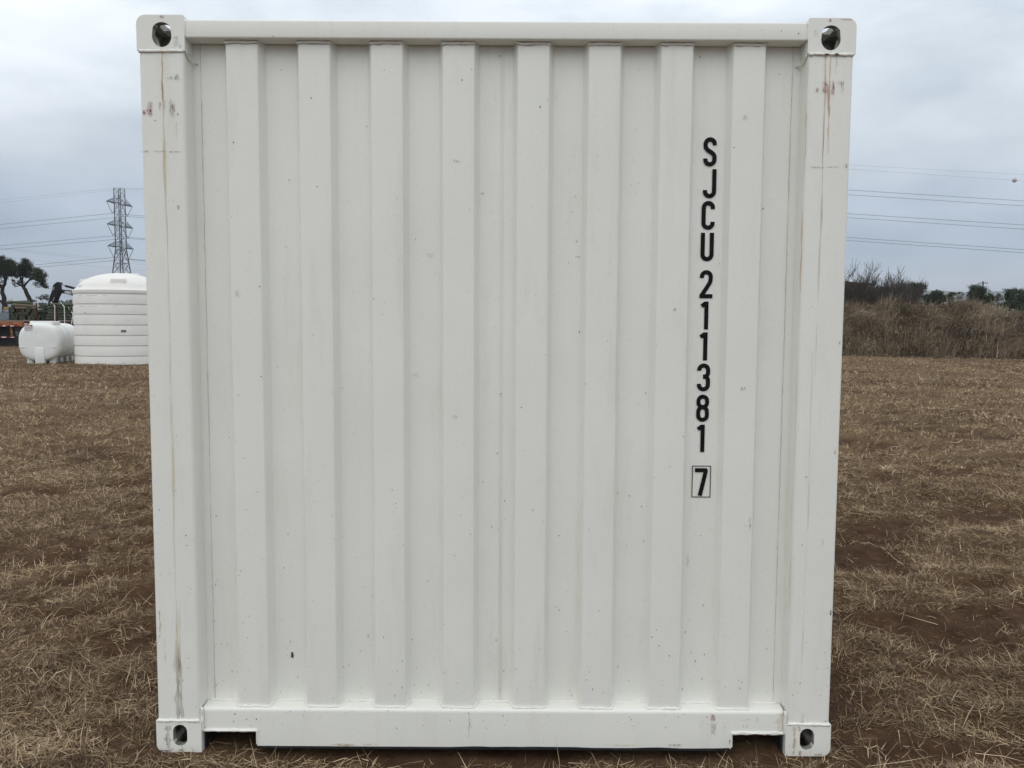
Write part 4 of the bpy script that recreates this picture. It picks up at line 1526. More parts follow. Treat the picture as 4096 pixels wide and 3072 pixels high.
LR = 0.092
ORD = ['first', 'second', 'third', 'fourth', 'fifth', 'sixth', 'seventh', 'eighth', 'ninth', 'tenth', 'eleventh', 'twelfth', 'thirteenth', 'fourteenth']
ROWN = ['bottom row', 'second row up', 'third row up', 'fourth row up', 'fifth row up', 'top row']
lab1 = 'round green treated post in the left-hand stack, its end towards the camera'
row = 0
zz = ZD + LR + 0.006
while row < 6:
    xl, xr = tx(31) + (row % 2) * LR, tx(152 if row < 4 else (120 if row == 4 else 62))
    x_ = xl
    kk = 0
    while x_ < xr:
        r_ = LR * random.uniform(0.82, 1.08)
        log((x_ + random.uniform(-0.015, 0.015), FY + 0.22 + random.uniform(-0.12, 0.16), zz + random.uniform(-0.012, 0.012)), (-0.42 + random.uniform(-0.07, 0.07), 1, random.uniform(-0.015, 0.015)), 2.1, r_,
            random.choice((0, 1, 3, 3)), 'post end, %s from the left in the %s of the left-hand stack' % (ORD[kk], ROWN[row]), 'posts stacked end-on on the trailer')
        x_ += LR * 2.02
        kk += 1
    zz += LR * 1.74
    row += 1
# tan and green posts lying across the top of the left stack
for p0, p1, r_, kind, label in (((40, 1208), (131, 1214), 0.088, 0, 'topmost long green post lying across the left-hand stack'), ((52, 1219), (140, 1225), 0.088, 2, 'upper of two tan posts lying across the left-hand stack'),
                                ((60, 1231), (150, 1234), 0.085, 2, 'lower of two tan posts lying across the left-hand stack'), ((24, 1211), (118, 1207), 0.095, 1, 'grey green post at the back on top of the left-hand stack')):
    yy = FY + (0.05 if kind == 2 else 0.42)
    a, b = at(*p0, Y=yy), at(*p1, Y=yy + 0.5)
    log(a, b - a, (b - a).length, r_, kind, label, None)
# slanting stacks to the right
for nm, pxl, length, lab, top_y, cols in (('mid', 186, 1.75, 'green post in the strapped middle bundle behind the leg tank', 1212, 5), ('right', 268, 2.6, 'green post in the right-hand bundle beside the tall tank', 1216, 5)):
    zz = ZD + LR + 0.03
    for row in range(6):
        for c in range(cols if row == 5 else 2):
            p = Vector((tx(pxl) - c * 0.11 + row * 0.02, FY + 0.2 + c * LR * 2.0, zz))
            log(p + Vector((random.uniform(-0.09, 0.09), random.uniform(-0.02, 0.02), random.uniform(-0.012, 0.012))), (0.86, 0.36 + random.uniform(-0.05, 0.05), random.uniform(-0.02, 0.02)), length * random.uniform(0.93, 1.05),
                LR * random.uniform(0.9, 1.08), random.choice((0, 0, 1, 3)), 'long green post, %s from the front, %s of the %s bundle' % (ORD[c], ROWN[row], 'strapped middle' if nm == 'mid' else 'right-hand'), 'posts in the %s bundle' % ('middle' if nm == 'mid' else 'right-hand'))
        zz += LR * 1.86
# a few dark ends in the gap
for k, (pp, yy_) in enumerate(((160, 1216), (166, 1222), (158, 1230), (170, 1232), (162, 1243), (172, 1246), (160, 1256), (170, 1262), (158, 1270), (171, 1274))):
    a = at(pp, yy_, Y=FY + 0.55)
    log(a, (-0.35, 1, 0), 1.6, LR * 0.95, random.choice((0, 3)), 'dark post end, %s from the top in the gap between the stacks' % ORD[k], 'posts in the gap between the stacks')

# straps over the bundle
STRAP = mottled('white_strap', (0.62, 0.64, 0.60), 0.1, 5, 0.7)
for pts, label in ((((203, 1207), (219, 1224), (219, 1287)), 'left of three white ratchet straps over the posts'), (((243, 1210), (257, 1227), (259, 1293)), 'middle of three white ratchet straps over the posts'), (((266, 1216), (292, 1257), (286, 1296)), 'right of three white ratchet straps over the posts, slanting')):
    m = MB()
    P = [at(pts[0][0] - 3, pts[0][1] + 1, Y=FY + 1.3), at(*pts[0], Y=FY + 0.75), at(*pts[1], Y=FY + 0.0), at(*pts[2], Y=FY - 0.05)]
    for a, b in zip(P, P[1:]):
        w_ = Vector((0.027, 0, 0))
        nn = (b - a).cross(w_).normalized() * 0.006
        m.add([a - w_, a + w_, b + w_, b - w_, a - w_ - nn, a + w_ - nn, b + w_ - nn, b - w_ - nn], [(0, 1, 2, 3), (4, 5, 6, 7), (0, 1, 5, 4), (2, 3, 7, 6), (1, 2, 6, 5), (0, 3, 7, 4)])
    tag(m.build('strap', STRAP), label, 'strap')

# ------------------------------------------------------------------ excavator behind the load
EY = 58.0
EB = mottled('worn_black_paint', (0.008, 0.0085, 0.010), 0.5, 2, 0.6, 0.2)
EZ = lambda zx, zy: at(zx * 0.1748, 950 + zy * 0.1748, Y=EY)
ex = thing('excavator', (EZ(2700, 1700).x, EY, 0), 'black excavator arm raised behind the posts, machine hidden behind the tank', 'excavator')


def eplate(poly, y0, y1, name, mat=EB, bev=0.03):
    return MB().prism([(EZ(*q).x, EZ(*q).z) for q in poly], y0, y1).build(name, mat, ex, bevel=bev)


arm_ = eplate([(1110, 1580), (1140, 1475), (1190, 1300), (1225, 1210), (1242, 1110), (1275, 1062), (1320, 1038), (1368, 1042), (1378, 1090), (1386, 1190), (1382, 1280), (1335, 1370), (1300, 1480), (1275, 1580)], EY - 0.22, EY + 0.22, 'stick')
bo = eplate([(1340, 1195), (1400, 1188), (1660, 1212), (2100, 1262), (2650, 1480), (2760, 1640), (2640, 1680), (2520, 1560), (2080, 1400), (1675, 1330), (1500, 1285), (1340, 1265)], EY - 0.19, EY + 0.19, 'boom')
yl = mottled('yellow_decal', (0.42, 0.30, 0.09), 0.2, 20)
eplate([(1246, 1200), (1258, 1138), (1287, 1134), (1276, 1200)], EY - 0.232, EY - 0.222, 'decal', yl, 0.0)
eplate([(1510, 1228), (1530, 1222), (1665, 1232), (1665, 1312), (1530, 1285), (1510, 1270)], EY - 0.205, EY - 0.192, 'decal', mottled('scuffed_white_decal', (0.36, 0.37, 0.38), 0.5, 6), 0.0)
eplate([(1240, 1455), (1258, 1400), (1280, 1360), (1284, 1390), (1262, 1450)], EY - 0.232, EY - 0.222, 'worn_patch', mottled('bare_metal', (0.30, 0.25, 0.22), 0.3, 10), 0.0)
MB().tube([EZ(1372, 1068), EZ(1505, 1112)], 0.035, 10).build('piston_rod', mottled('chrome_rod', (0.32, 0.33, 0.36), 0.1, 5, 0.3, 0.5, 0.7), ex, smooth=True)
MB().tube([EZ(1498, 1108), EZ(1720, 1168), EZ(2100, 1262)], 0.085, 12).build('cylinder', EB, ex, smooth=True)
MB().tube([EZ(1378, 1280) + Vector((0, -0.2, 0)), EZ(1408, 1300) + Vector((0, -0.3, 0)), EZ(1402, 1340) + Vector((0, -0.3, 0)), EZ(1375, 1352) + Vector((0, -0.25, 0)), EZ(1345, 1340) + Vector((0, -0.2, 0))], 0.026, 8).build('hose', TDARK, ex, smooth=True)
for pt in ((1352, 1040), (1375, 1052)):
    MB().tube([EZ(*pt) + Vector((0, -0.26, 0)), EZ(*pt) + Vector((0, 0.26, 0))], 0.07, 12).build('pin', EB, ex, smooth=True)
# stick foot and bucket behind the load
eplate([(1100, 1590), (1270, 1590), (1250, 1900), (1120, 2050), (960, 2100), (900, 2000), (1030, 1860), (1080, 1720)], EY - 0.45, EY + 0.45, 'bucket')
ec = EZ(2700, 1700)
MB().box((ec.x - 1.5, EY - 1.3, 1.1), (ec.x + 2.6, EY + 1.3, 2.3)).build('house', EB, ex, bevel=0.08)
cab = MB().box((ec.x - 1.4, EY - 1.3, 2.3), (ec.x + 0.2, EY - 0.3, 3.0)).build('cab', EB, ex, bevel=0.08)
MB().box((ec.x - 1.2, EY - 1.32, 2.4), (ec.x + 0.0, EY - 1.305, 2.9)).build('window', mottled('dark_glass', (0.03, 0.035, 0.04), 0.1, 3, 0.1, 0.6), cab)
for yy in (EY - 1.35, EY + 0.75):
    MB().prism([(ec.x - 2.2, 0.45), (ec.x - 1.9, 0.02), (ec.x + 2.2, 0.02), (ec.x + 2.5, 0.45), (ec.x + 2.2, 0.9), (ec.x - 1.9, 0.9)], yy, yy + 0.6).build('track', TDARK, ex, bevel=0.05)

# ------------------------------------------------------------------ trees
def leaf_mat(name, lo, hi, dry=None):
    t_ = NT(name, 0.7, 0.2)
    st = [(0.0, lo), (0.75, hi)]
    if dry:
        st.append((1.0, dry))
    t_.color(t_.ramp(t_.attr('tint'), tuple(st)))
    return t_.m


BARK = mottled('dark_bark', (0.032, 0.026, 0.022), 0.4, 4, 0.95, bump=0.3)
TWIG = mottled('grey_twig', (0.06, 0.05, 0.043), 0.3, 4, 0.95)
OAKLEAF = leaf_mat('live_oak_leaf', (0.012, 0.018, 0.011), (0.045, 0.055, 0.030), (0.085, 0.085, 0.05))
BUSHLEAF = leaf_mat('evergreen_leaf', (0.016, 0.026, 0.016), (0.055, 0.075, 0.038), (0.10, 0.11, 0.06))
PALELEAF = leaf_mat('distant_grey_leaf', (0.05, 0.055, 0.042), (0.11, 0.115, 0.085))


def leaves(clumps, per_area, size):
    """clumps: (centre, radius xyz, density); leaf-sized two-triangle faces through the volume, denser near the shell"""
    V, T, A = [], [], []
    off = 0
    for c, rad, dens in clumps:
        c = np.array(c)
        rad = np.array(rad)
        # sub-clumps make an uneven outline
        ns = max(5, int(16 * dens))
        sub = RNG.normal(0, 1, (ns, 3))
        sub /= np.linalg.norm(sub, axis=1)[:, None]
        sub = c + sub * rad * RNG.uniform(0.35, 1.0, (ns, 1))
        n = int(per_area * dens * float(np.prod(rad)) ** (2 / 3))
        w = RNG.integers(0, ns, n)
        p = sub[w] + RNG.normal(0, 0.34, (n, 3)) * rad * np.array([1, 1, 0.8])
        nn = RNG.normal(0, 1, (n, 3))
        u = np.cross(nn, RNG.normal(0, 1, (n, 3)))
        u /= np.linalg.norm(u, axis=1)[:, None]
        v = np.cross(nn / np.linalg.norm(nn, axis=1)[:, None], u)
        s = size * RNG.uniform(0.6, 1.4, (n, 1))
        q = np.stack([p - u * s, p + v * s * 0.45, p + u * s, p - v * s * 0.45], 1).reshape(-1, 3)
        b = (np.arange(n) * 4)[:, None] + off
        V.append(q)
        T += [b + [[0, 1, 2]], b + [[0, 2, 3]]]
        A.append(np.repeat(np.clip(RNG.normal(0.45, 0.22, n) + 0.15 * (RNG.random(ns)[w] - 0.5), 0, 1), 4))
        off += 4 * n
    return np.concatenate(V), np.concatenate(T), np.concatenate(A)


def tree(name, base, trunk, clumps, label, leaf, per=900, size=0.09, group=None, bark=BARK, cat='tree'):
    root = thing(name, base, label, cat, group)
    m = MB()
    for pts, r0, r1 in trunk:
        k = len(pts)
        P = []
        for a, b in zip(pts, pts[1:]):
            a, b = Vector(a), Vector(b)
            for i in range(3):
                P.append(a.lerp(b, i / 3) + Vector((random.uniform(-1, 1), random.uniform(-1, 1), 0)) * r0 * 0.18)
        P.append(Vector(pts[-1]))
        m.tube(P, [r0 + (r1 - r0) * i / (len(P) - 1) for i in range(len(P))], 8)
    m.build('trunk', bark, root, smooth=True, sharp=180)
    v, t_, a = leaves(clumps, per, size)
    link('crown', tri_mesh('crown', v, t_, leaf, {'tint': a}), root)
    return root


# two live oaks behind the trailer
OY = 75.0
oz = lambda zx, zy, dy=0.0: at(zx * 0.1748, 950 + zy * 0.1748, Y=OY + dy)
SC = 0.1748 * 78 / 3200


def clump_px(lst, f, scale, depth=0.9):
    out = []
    for zx, zy, r_, dens in lst:
        rr = r_ * scale * 1.14
        out.append((tuple(f(zx, zy, random.uniform(-1.2, 1.2))), (rr, rr * depth, rr * 0.82), dens))
    return out


b0 = oz(735, 1600)
tree('oak_tree', (b0.x, OY, 0), [
    ([(b0.x + 0.25, OY, -0.05), oz(690, 1480), oz(640, 1340), oz(565, 1185), oz(530, 1120)], 0.24, 0.15),
    ([oz(535, 1125), oz(440, 1080), oz(350, 1030), oz(270, 940)], 0.11, 0.04),
    ([oz(535, 1125), oz(600, 1050), oz(720, 930, 0.5), oz(890, 840, 0.8)], 0.12, 0.04),
    ([oz(535, 1125), oz(490, 1000), oz(545, 800, -0.6), oz(600, 600, -0.8)], 0.12, 0.04),
    ([oz(720, 930, 0.5), oz(850, 990), oz(990, 1060)], 0.07, 0.03),
    ([oz(490, 1000), oz(450, 860), oz(400, 760)], 0.10, 0.04)],
    clump_px([(600, 570, 85, 1.0), (660, 650, 100, 1.0), (520, 690, 110, 1.0), (640, 740, 110, 1.0), (430, 790, 110, 1.0), (520, 860, 90, 0.8), (360, 880, 60, 0.6), (350, 1085, 55, 0.35), (300, 1010, 50, 0.3),
              (880, 760, 85, 1.0), (850, 860, 115, 1.0), (950, 860, 100, 1.0), (960, 970, 90, 0.9), (1020, 1080, 75, 0.75), (870, 1070, 75, 0.4), (740, 880, 80, 0.7), (480, 1030, 60, 0.8), (700, 960, 60, 0.3), (1050, 1130, 45, 0.5)], oz, SC),
    'leaning live oak with spreading crown, just left of the excavator arm', OAKLEAF, 5200, 0.06, 'live oaks behind the trailer')
b0 = oz(130, 1750)
tree('oak_tree', (b0.x, OY - 3, 0), [
    ([(b0.x, OY - 1, -0.05), oz(125, 1560), oz(80, 1370), oz(50, 1230), oz(50, 1150)], 0.25, 0.16),
    ([oz(50, 1155), oz(0, 1090), oz(-70, 1020), oz(-190, 850)], 0.18, 0.06),
    ([oz(50, 1155), oz(105, 1070), oz(140, 950), oz(160, 750)], 0.18, 0.06),
    ([oz(110, 1590), oz(50, 1480), oz(-30, 1440), oz(-160, 1330)], 0.16, 0.09),
    ([oz(-70, 1020), oz(-20, 880), oz(0, 700)], 0.12, 0.05),
    ([oz(105, 1070), oz(100, 940), oz(40, 830)], 0.08, 0.04)],
    clump_px([(0, 470, 75, 1.0), (60, 560, 100, 1.0), (150, 620, 110, 1.0), (260, 560, 75, 1.0), (270, 660, 110, 1.0), (330, 760, 90, 0.9), (60, 720, 140, 1.0), (190, 780, 110, 1.0), (60, 860, 90, 0.8), (240, 870, 60, 0.5),
              (-120, 560, 150, 1.0), (-140, 750, 160, 1.0), (-300, 650, 170, 1.0), (-330, 850, 150, 1.0), (-60, 960, 70, 0.5), (60, 1010, 60, 0.25), (150, 930, 50, 0.6), (-200, 980, 90, 0.6)], oz, SC),
    'forked live oak at the left edge with broad dark crown', OAKLEAF, 5200, 0.06, 'live oaks behind the trailer')


def small_tree(name, pxs, ytop, ybase, halfw, Y, label, leaf, dens=0.7, group=None, cat='tree', per=2600, size=None, stems=3, flat=0.9):
    """round-headed small tree; pxs, ytop, ybase, halfw in photo pixels at depth Y"""
    top, bot = at(pxs, ytop, Y=Y), at(pxs, ybase, Y=Y)
    s = (Y + 2.8) / 3200
    w = halfw * s * 1.2
    dens *= 1.3
    zt_ = top.z
    zb = max(bot.z - (0.7 if Y < 100 else 0.0) * (top.z - bot.z), 0.2)
    hh = (zt_ - zb) / 2
    trunk, cl = [], []
    base = Vector((bot.x, Y, 0))
    for k in range(stems):
        tip = Vector((bot.x + random.uniform(-0.6, 0.6) * w, Y + random.uniform(-0.5, 0.5) * w, zb + hh * random.uniform(0.8, 1.5)))
        trunk.append(([base + Vector((random.uniform(-.1, .1), 0, -0.05)), base.lerp(tip, 0.5) + Vector((random.uniform(-.2, .2) * w, 0, 0)), tip], 0.05 + 0.02 * w, 0.015))
    nc = 15
    for k in range(nc):
        a = random.uniform(0, 6.283)
        rr = random.uniform(0.1, 0.75)
        zc = zb + hh * random.uniform(0.45, 1.75)
        kz = 1 - 0.45 * max(0, (zc - zb) / (2 * hh) - 0.5)
        r_ = min(w, hh * 0.8) * random.uniform(0.36, 0.56)
        cl.append(((bot.x + math.cos(a) * rr * w * kz, Y + math.sin(a) * rr * w * kz, min(zc, zt_ - r_ * 0.9)), (r_ * 1.1, r_, r_ * flat), dens * random.uniform(0.6, 1.1)))
    if Y < 100:
        for k in range(5):
            a = random.uniform(0, 6.283)
            cl.append(((bot.x + math.cos(a) * 0.6 * w, Y + math.sin(a) * 0.6 * w, max(0.5, zb * random.uniform(0.5, 1.0))), (0.5 * w, 0.5 * w, 0.5), dens * 0.6))
    return tree(name, (bot.x, Y, 0), trunk, cl, label, leaf, per, size or 0.0009 * (Y + 3), group, cat=cat)


small_tree('small_tree', 174, 1176, 1206, 27, 190, 'small hazy round tree far off between the oak trunk and the excavator', PALELEAF, 0.5, per=500)
small_tree('small_tree', 244, 1200, 1216, 14, 230, 'left of two low pale far trees showing under the excavator boom', PALELEAF, 0.5, per=500, flat=0.7)
small_tree('small_tree', 280, 1199, 1218, 18, 230, 'right of two low pale far trees showing beside the tall tank', PALELEAF, 0.5, per=500, flat=0.7)
small_tree('small_tree', 135, 1196, 1212, 13, 210, 'low pale far bush just right of the oak trunk', PALELEAF, 0.4, per=500, flat=0.7)
small_tree('small_tree', 33, 1190, 1215, 22, 120, 'twiggy pale bush behind the trunk of the left oak', PALELEAF, 0.15, per=400)

# bare trees and evergreens behind the berm, at the right
def rz(zx, zy, Y):
    return at(3300 + 0.36 * zx, 1050 + 0.36 * zy, Y=Y)


def bare_tree(zx, ztop, Y, spread_, label, seed, lean=0.0, nstem=6):
    rnd = random.Random(seed)
    b = rz(zx, 470, Y)
    top = rz(zx, ztop, Y).z
    root = thing('bare_tree', (b.x, Y, 0), label, 'tree', 'leafless trees behind the berm')
    limbs, twigs = MB(), MB()

    def grow(p, d, length, r, lev):
        k = 4
        P, q, dd = [p], p, d.copy()
        for i in range(k):
            dd = (dd + Vector((rnd.gauss(0, 0.11) + lean * 0.03, rnd.gauss(0, 0.11), 0.07))).normalized()
            q = q + dd * length / k
            P.append(q)
        (limbs if lev < 2 else twigs).tube(P, [r * (1 - 0.6 * i / k) for i in range(k + 1)], 5 if lev < 2 else 3, caps=False)
        if lev < 4:
            nb = 5 if lev < 2 else 6
            for j in range(nb):
                i = rnd.randint(1, k)
                ang_ = rnd.uniform(0, 6.283)
                side = Vector((math.cos(ang_), math.sin(ang_), 0.0))
                nd = (dd + side * rnd.uniform(0.35, 0.8) + Vector((0, 0, 0.25))).normalized()
                grow(P[i], nd, length * rnd.uniform(0.5, 0.72), max(0.017, r * (1 - 0.6 * i / k) * 0.66), lev + 1)

    H = top
    for s in range(nstem):
        a = rnd.uniform(0, 6.283)
        d = Vector((math.cos(a) * spread_ + lean * 0.25, math.sin(a) * spread_ * 0.6, 1)).normalized()
        grow(Vector((b.x + rnd.uniform(-0.35, 0.35), Y + rnd.uniform(-0.35, 0.35), 0)), d, H * rnd.uniform(0.46, 0.56), rnd.uniform(0.07, 0.11), 1)
    limbs.build('trunk', BARK, root, smooth=True, sharp=180)
    twigs.build('crown', TWIG, root)
    return root


bare_tree(270, 95, 62, 0.62, 'leafless grey tree nearest the container, branches fanning out', 3, 0.0, 10)
bare_tree(140, 85, 66, 0.6, 'leafless tree half hidden behind the container post', 8, 0.2, 9)
bare_tree(420, 92, 64, 0.6, 'leafless tree in the middle of the bare thicket', 5, 0.3, 10)
bare_tree(560, 105, 63, 0.65, 'leafless tree at the right of the bare thicket, leaning right', 11, 0.9, 10)
bare_tree(665, 190, 61, 0.7, 'low leafless bush at the end of the bare thicket', 14, 0.8, 8)

ev = 'evergreens behind the berm'
small_tree('evergreen_tree', 3300 + .36 * 700, 1050 + .36 * 235, 1206, 45, 66, 'dark evergreen tangled with the bare thicket', BUSHLEAF, 0.75, ev)
small_tree('evergreen_tree', 3300 + .36 * 600, 1050 + .36 * 275, 1206, 38, 67, 'dark low evergreen under the bare branches', BUSHLEAF, 0.7, ev)
small_tree('evergreen_tree', 3300 + .36 * 850, 1050 + .36 * 200, 1206, 20, 68, 'slim dark evergreen at the right edge of the bare thicket', BUSHLEAF, 1.0, ev)
small_tree('evergreen_tree', 3300 + .36 * 985, 1050 + .36 * 212, 1204, 38, 65, 'round green oak with sky showing through, right of the bare thicket', BUSHLEAF, 0.9, ev)
small_tree('evergreen_tree', 3300 + .36 * 1150, 1050 + .36 * 335, 1206, 15, 80, 'lowest small bush right of the round green oak', BUSHLEAF, 0.8, ev)
small_tree('evergreen_tree', 3300 + .36 * 1280, 1050 + .36 * 308, 1208, 34, 82, 'wide low dark green bush in the middle of the berm skyline', BUSHLEAF, 0.9, ev, flat=0.75)
small_tree('evergreen_tree', 3300 + .36 * 1402, 1050 + .36 * 315, 1208, 16, 80, 'small dark bush right of the wide low bush', BUSHLEAF, 0.9, ev)
small_tree('evergreen_tree', 3300 + .36 * 1497, 1050 + .36 * 315, 1206, 13, 78, 'sparse greyish bush standing alone in the skyline gap', PALELEAF, 0.4, ev)
small_tree('evergreen_tree', 3300 + .36 * 1680, 1050 + .36 * 240, 1212, 34, 72, 'bushy green tree in front of the wooden utility pole', BUSHLEAF, 0.8, ev)
small_tree('evergreen_tree', 3300 + .36 * 1800, 1050 + .36 * 320, 1212, 24, 72, 'low bush at the right foot of the utility pole', BUSHLEAF, 0.7, ev)
small_tree('evergreen_tree', 3300 + .36 * 1930, 1050 + .36 * 325, 1214, 13, 74, 'small thin bush between the pole and the right-hand trees', PALELEAF, 0.6, ev)
small_tree('evergreen_tree', 3300 + .36 * 2030, 1050 + .36 * 250, 1236, 27, 60, 'tall dark green tree beside the right edge of the photo', BUSHLEAF, 1.0, ev)
small_tree('evergreen_tree', 3300 + .36 * 2180, 1050 + .36 * 272, 1236, 32, 58, 'dark green tree cut by the right edge of the photo', BUSHLEAF, 1.0, ev)
small_tree('evergreen_tree', 3300 + .36 * 2330, 1050 + .36 * 300, 1236, 34, 60, 'dark green tree just beyond the right edge of the photo', BUSHLEAF, 1.0, ev)
small_tree('evergreen_tree', 3300 + .36 * 2090, 1050 + .36 * 400, 1240, 30, 56, 'low dark bush filling the foot of the right-hand trees', BUSHLEAF, 0.9, ev, flat=0.7)

# dark low shed roof behind the bare trees
SHY = 74.0
sh_ = thing('dark_shed', (rz(330, 400, SHY).x, SHY, 0), 'dark low roof seen through the bare branches beside the container', 'shed')
a, b = rz(120, 203, SHY), rz(500, 232, SHY)
SHM = mottled('dark_olive_roof', (0.075, 0.077, 0.06), 0.3, 2, 0.8)
MB().prism([(a.x, a.z - 0.12), (b.x, b.z - 0.12), (b.x, b.z), (a.x, a.z)], SHY - 0.4, SHY + 6).build('roof', SHM, sh_)
MB().prism([(a.x + 0.3, 0), (b.x - 0.3, 0), (b.x - 0.3, b.z - 0.125), (a.x + 0.3, a.z - 0.125)], SHY, SHY + 5.6).build('wall', mottled('brown_shed_wall', (0.16, 0.135, 0.11), 0.3, 2, 0.9), sh_)

# utility pole
UY = 150.0
u0, u1 = at(3926, 1260, Y=UY), at(3925, 1125, Y=UY)
up_ = thing('utility_pole', (u0.x, UY, 0), 'wooden utility pole with crossarm and insulators above the bushes', 'pole')
WOODP = mottled('weathered_pole', (0.07, 0.058, 0.048), 0.3, 1, 0.9)
MB().tube([(u0.x, UY, -0.05), (u0.x, UY, u1.z)], [0.17, 0.12], 10).build('pole', WOODP, up_, smooth=True)
zc = at(3926, 1133, Y=UY).z
MB().box((u0.x - 0.75, UY - 0.20, zc - 0.05), (u0.x + 0.75, UY - 0.13, zc + 0.05)).build('crossarm', WOODP, up_)
for dx, dz in ((-0.70, 0.05), (0.70, 0.05), (-0.35, 0.05), (0.35, 0.05)):
    MB().lathe([(0.04, 0), (0.06, 0.05), (0.035, 0.1), (0.055, 0.15), (0.02, 0.2), (0.001, 0.2)], (u0.x + dx, UY - 0.165, zc + dz), 10).build('insulator', mottled('grey_insulator', (0.12, 0.11, 0.11), 0.2, 5), up_, smooth=True)

# ------------------------------------------------------------------ pylons and wires
STEEL = mottled('galvanised_steel', (0.04, 0.043, 0.048), 0.2, 0.5, 0.6, 0.4)
WIRE = NT('wire', 0.6).color((0.10, 0.10, 0.11)).m
AD = Vector((0.18, 0.984, 0)).normalized()         # crossarm direction
LD = Vector((0.984, -0.18, 0)).normalized()                      # along the line
A_Z = (42.1, 34.5, 27.2)
TOPZ = 47.3


def pylon(c, lift, label):
    root = thing('pylon', (c.x, c.y, 0), label, 'pylon', 'high voltage pylons')
    m = MB()
    hs = 1.216

    def half(z):
        zf = 26.5 + lift
        return hs if z >= zf else hs + (zf - z) * 0.10

    def cor(i, z):
        sx, sy = ((-1, -1), (1, -1), (1, 1), (-1, 1))[i % 4]
        h = half(z)
        return c + AD * (sx * h) + LD * (sy * h) + Vector((0, 0, z))

    top = TOPZ + lift
    zf = 26.5 + lift
    for i in range(4):
        m.tube([cor(i, -0.1), cor(i, zf)], [0.22, 0.19], 4)
        m.tube([cor(i, zf), cor(i, top)], [0.19, 0.15], 4)
    lv = [zf + k * (top - zf) / 8 for k in range(9)]
    low = [0.0, 6.5 + lift * 0.3, 12.5 + lift * 0.5, 17.5 + lift * 0.7, 21.8 + lift * 0.9, zf]
    for zs_, r_ in ((lv, 0.055), (low, 0.075)):
        for z0, z1 in zip(zs_, zs_[1:]):
            for i in range(4):
                m.tube([cor(i, z0), cor(i + 1, z1)], r_, 3, caps=False)
                m.tube([cor(i + 1, z0), cor(i, z1)], r_ * (0.8 if zs_ is lv else 1), 3, caps=False)
                m.tube([cor(i, z1), cor(i + 1, z1)], r_, 3, caps=False)
            if zs_ is low:
                for i in range(4):
                    mid = (cor(i, z1) + cor(i + 1, z1)) / 2
                    m.tube([mid, cor(i, (z0 + z1) / 2)], 0.05, 3, caps=False)
                    m.tube([mid, cor(i + 1, (z0 + z1) / 2)], 0.05, 3, caps=False)
    m.build('tower_body', STEEL, root)
    att = {}
    for ai, az_ in enumerate(A_Z):
        z = az_ + lift
        for sd in (-1, 1):
            m = MB()
            tip = c + AD * (sd * 6.7) + Vector((0, 0, z))
            for sl in (-1, 1):
                r0 = c + AD * (sd * hs) + LD * (sl * hs) + Vector((0, 0, z))
                r1 = r0 + Vector((0, 0, 2.1))
                m.tube([r0, tip], 0.13, 4)
                m.tube([r1, tip], 0.075, 4)
                for f in (0.2, 0.4, 0.6, 0.8):
                    m.tube([r0.lerp(tip, f), r1.lerp(tip, f - 0.2)], 0.045, 3, caps=False)
                    m.tube([r0.lerp(tip, f), r1.lerp(tip, f)], 0.045, 3, caps=False)
            for f in (0.15, 0.35, 0.55, 0.75):
                a_ = (c + AD * (sd * hs) + LD * hs + Vector((0, 0, z))).lerp(tip, f)
                b_ = (c + AD * (sd * hs) - LD * hs + Vector((0, 0, z))).lerp(tip, f + 0.12)
                m.tube([a_, b_], 0.05, 3, caps=False)
            m.build('crossarm', STEEL, root)
            v = c + AD * (sd * 3.9) + Vector((0, 0, z - 3.75))
            m = MB()
            inner = c + AD * (sd * 1.3) + Vector((0, 0, z - 0.3))
            for e in (tip, inner):
                P = [e.lerp(v, i / 8) for i in range(9)]
                m.tube(P, 0.085, 6, jit=0.15)
            m.build('insulator_string', mottled('brown_insulator', (0.075, 0.07, 0.07), 0.2, 2), root)
            att[(ai, sd)] = v
    for sd in (-1, 1):
        att[('top', sd)] = c + AD * (sd * hs) + Vector((0, 0, top))
    return att


p1c = at(487, 1090, Y=277.0)
p1c = Vector((p1c.x, 277.0, 0))
P1 = pylon(p1c, 0.0, 'steel lattice pylon with three crossarms rising above the tall tank')
p2c = Vector((66.0, 245.0, 0))
P2 = pylon(p2c, 7.0, 'second steel lattice pylon, hidden behind the white container')


def wire(pts, r, label, group):
    return tag(MB().tube(pts, r, 5).build('power_line', WIRE, None, smooth=True, sharp=180), label, 'wire', group)


def sag(a, b, s, k=26, t0=0.0):
    a, b = Vector(a), Vector(b)
    return [a.lerp(b, i / k) - Vector((0, 0, 4 * s * (i / k) * (1 - i / k))) for i in range(k + 1)]


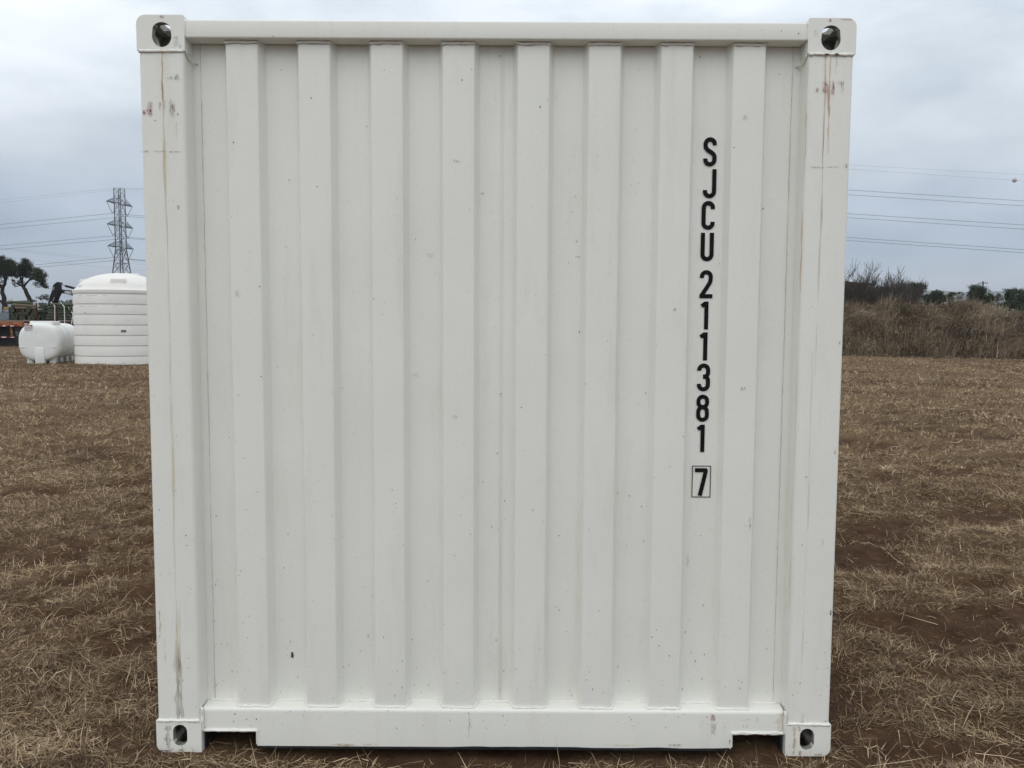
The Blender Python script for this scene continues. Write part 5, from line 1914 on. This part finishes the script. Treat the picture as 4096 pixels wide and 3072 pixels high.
left_y = {(0, -1): 898, (0, 1): 915, (1, -1): 983, (1, 1): 997.5, (2, -1): 1073, (2, 1): 1083}
right_y = {(0, -1): (760, 804), (0, 1): (779, 824), (1, -1): (855, 900), (1, 1): (871, 917), (2, -1): (950, 999), (2, 1): (962, 1011)}
names = {0: 'top', 1: 'middle', 2: 'bottom'}
for key in left_y:
    ai, sd = key
    v1, v2 = P1[key], P2[key]
    yl_ = 284.0 + (5.5 if sd > 0 else 0)
    lp = at(0, left_y[key], Y=yl_)
    sl = (lp - v1) / (v1.x - lp.x)
    far = lp + sl * 60 + Vector((0, 0, 3.0))
    far2 = far + sl * 200 + Vector((0, 0, 24))
    # gentle curve through the three left points
    left = []
    for i in range(21):
        f = i / 20
        p = far.lerp(lp, f / 0.5) if f < 0.5 else lp.lerp(v1, (f - 0.5) / 0.5)
        left.append(p)
    yr = 240.0 + (9.0 if sd > 0 else 0)
    ra = at(3395, right_y[key][0], Y=yr)
    rb = at(4096, right_y[key][1], Y=yr - 6)
    d_ = (rb - ra)
    rc = rb + d_ * 1.6 + Vector((0, 0, 2.0))
    rd = rc + d_ * 2.5 + Vector((0, 0, 9.0))
    pts = [far2] + left + sag(v1, v2, 7.0)[1:] + [ra, ra.lerp(rb, 0.5), rb, rb.lerp(rc, 0.5) + Vector((0, 0, -0.4)), rc, rd]
    wire(pts, 0.055, '%s power line on the %s side of the pylons' % (names[ai], 'near' if sd < 0 else 'far'), 'conductors between the pylons')
balls = None
for sd, l_y, r_y in ((-1, 799, (660, 698)), (1, 811, (676, 724))):
    v1, v2 = P1[('top', sd)], P2[('top', sd)]
    lp = at(0, l_y, Y=284 + 2 * sd)
    ra, rb = at(3395, r_y[0], Y=240 + 2 * sd), at(4096, r_y[1], Y=234 + 2 * sd)
    far = lp + (lp - v1) * 1.5
    pts = [far, lp, v1] + sag(v1, v2, 4.0)[1:] + [ra, rb, rb + (rb - ra) * 2.0]
    wire(pts, 0.020, 'thin %s shield wire over the tops of the pylons' % ('near' if sd < 0 else 'far, ball-carrying'), 'shield wires')
    if sd > 0:
        bp = ra.lerp(rb, (4059 - 3395) / 701.0)
        prof_ = [(0.001, -0.62)] + [(0.62 * math.cos(R(a)), 0.62 * math.sin(R(a))) for a in range(-75, 76, 15)] + [(0.001, 0.62)]
        mbl = thing('marker_ball', tuple(bp), 'pale round aircraft warning ball hanging on the thin upper wire', 'marker ball')
        MB().lathe(prof_, tuple(bp), 20).build('shell', mottled('faded_pale_ball', (0.42, 0.41, 0.36), 0.25, 2), mbl, smooth=True, sharp=60)
        MB().tube([bp + Vector((-0.9, 0.05, 0.06)), bp + Vector((0.9, -0.05, -0.06))], 0.05, 8).build('clamp', STEEL, mbl)
# faint lines of a second route crossing behind
for k, (p0, p1) in enumerate((((-200, 966), (720, 1062)), ((-200, 969), (720, 1073)), ((-200, 1003), (720, 1096)))):
    wire(sag(at(*p0, Y=430), at(*p1, Y=470), 0.6, 10), 0.035, '%s of three faint far wires slanting down behind the oaks' % ('uppermost', 'middle', 'lowest')[k], 'far wires of a second route')

# ------------------------------------------------------------------ haze
hz = MB().box((-5600, -80, -3), (5600, 5600, 175)).build('haze', NT('air').m)
hmat = hz.data.materials[0]
nn = hmat.node_tree.nodes
nn.remove(nn['Principled BSDF'])
pv = nn.new('ShaderNodeVolumePrincipled')
pv.inputs['Color'].default_value = (0.80, 0.87, 0.97, 1)
pv.inputs['Density'].default_value = 0.00030
pv.inputs['Anisotropy'].default_value = 0.2
hmat.node_tree.links.new(pv.outputs[0], nn['Material Output'].inputs['Volume'])
tag(hz, 'thin pale haze over the distance', kind='stuff')
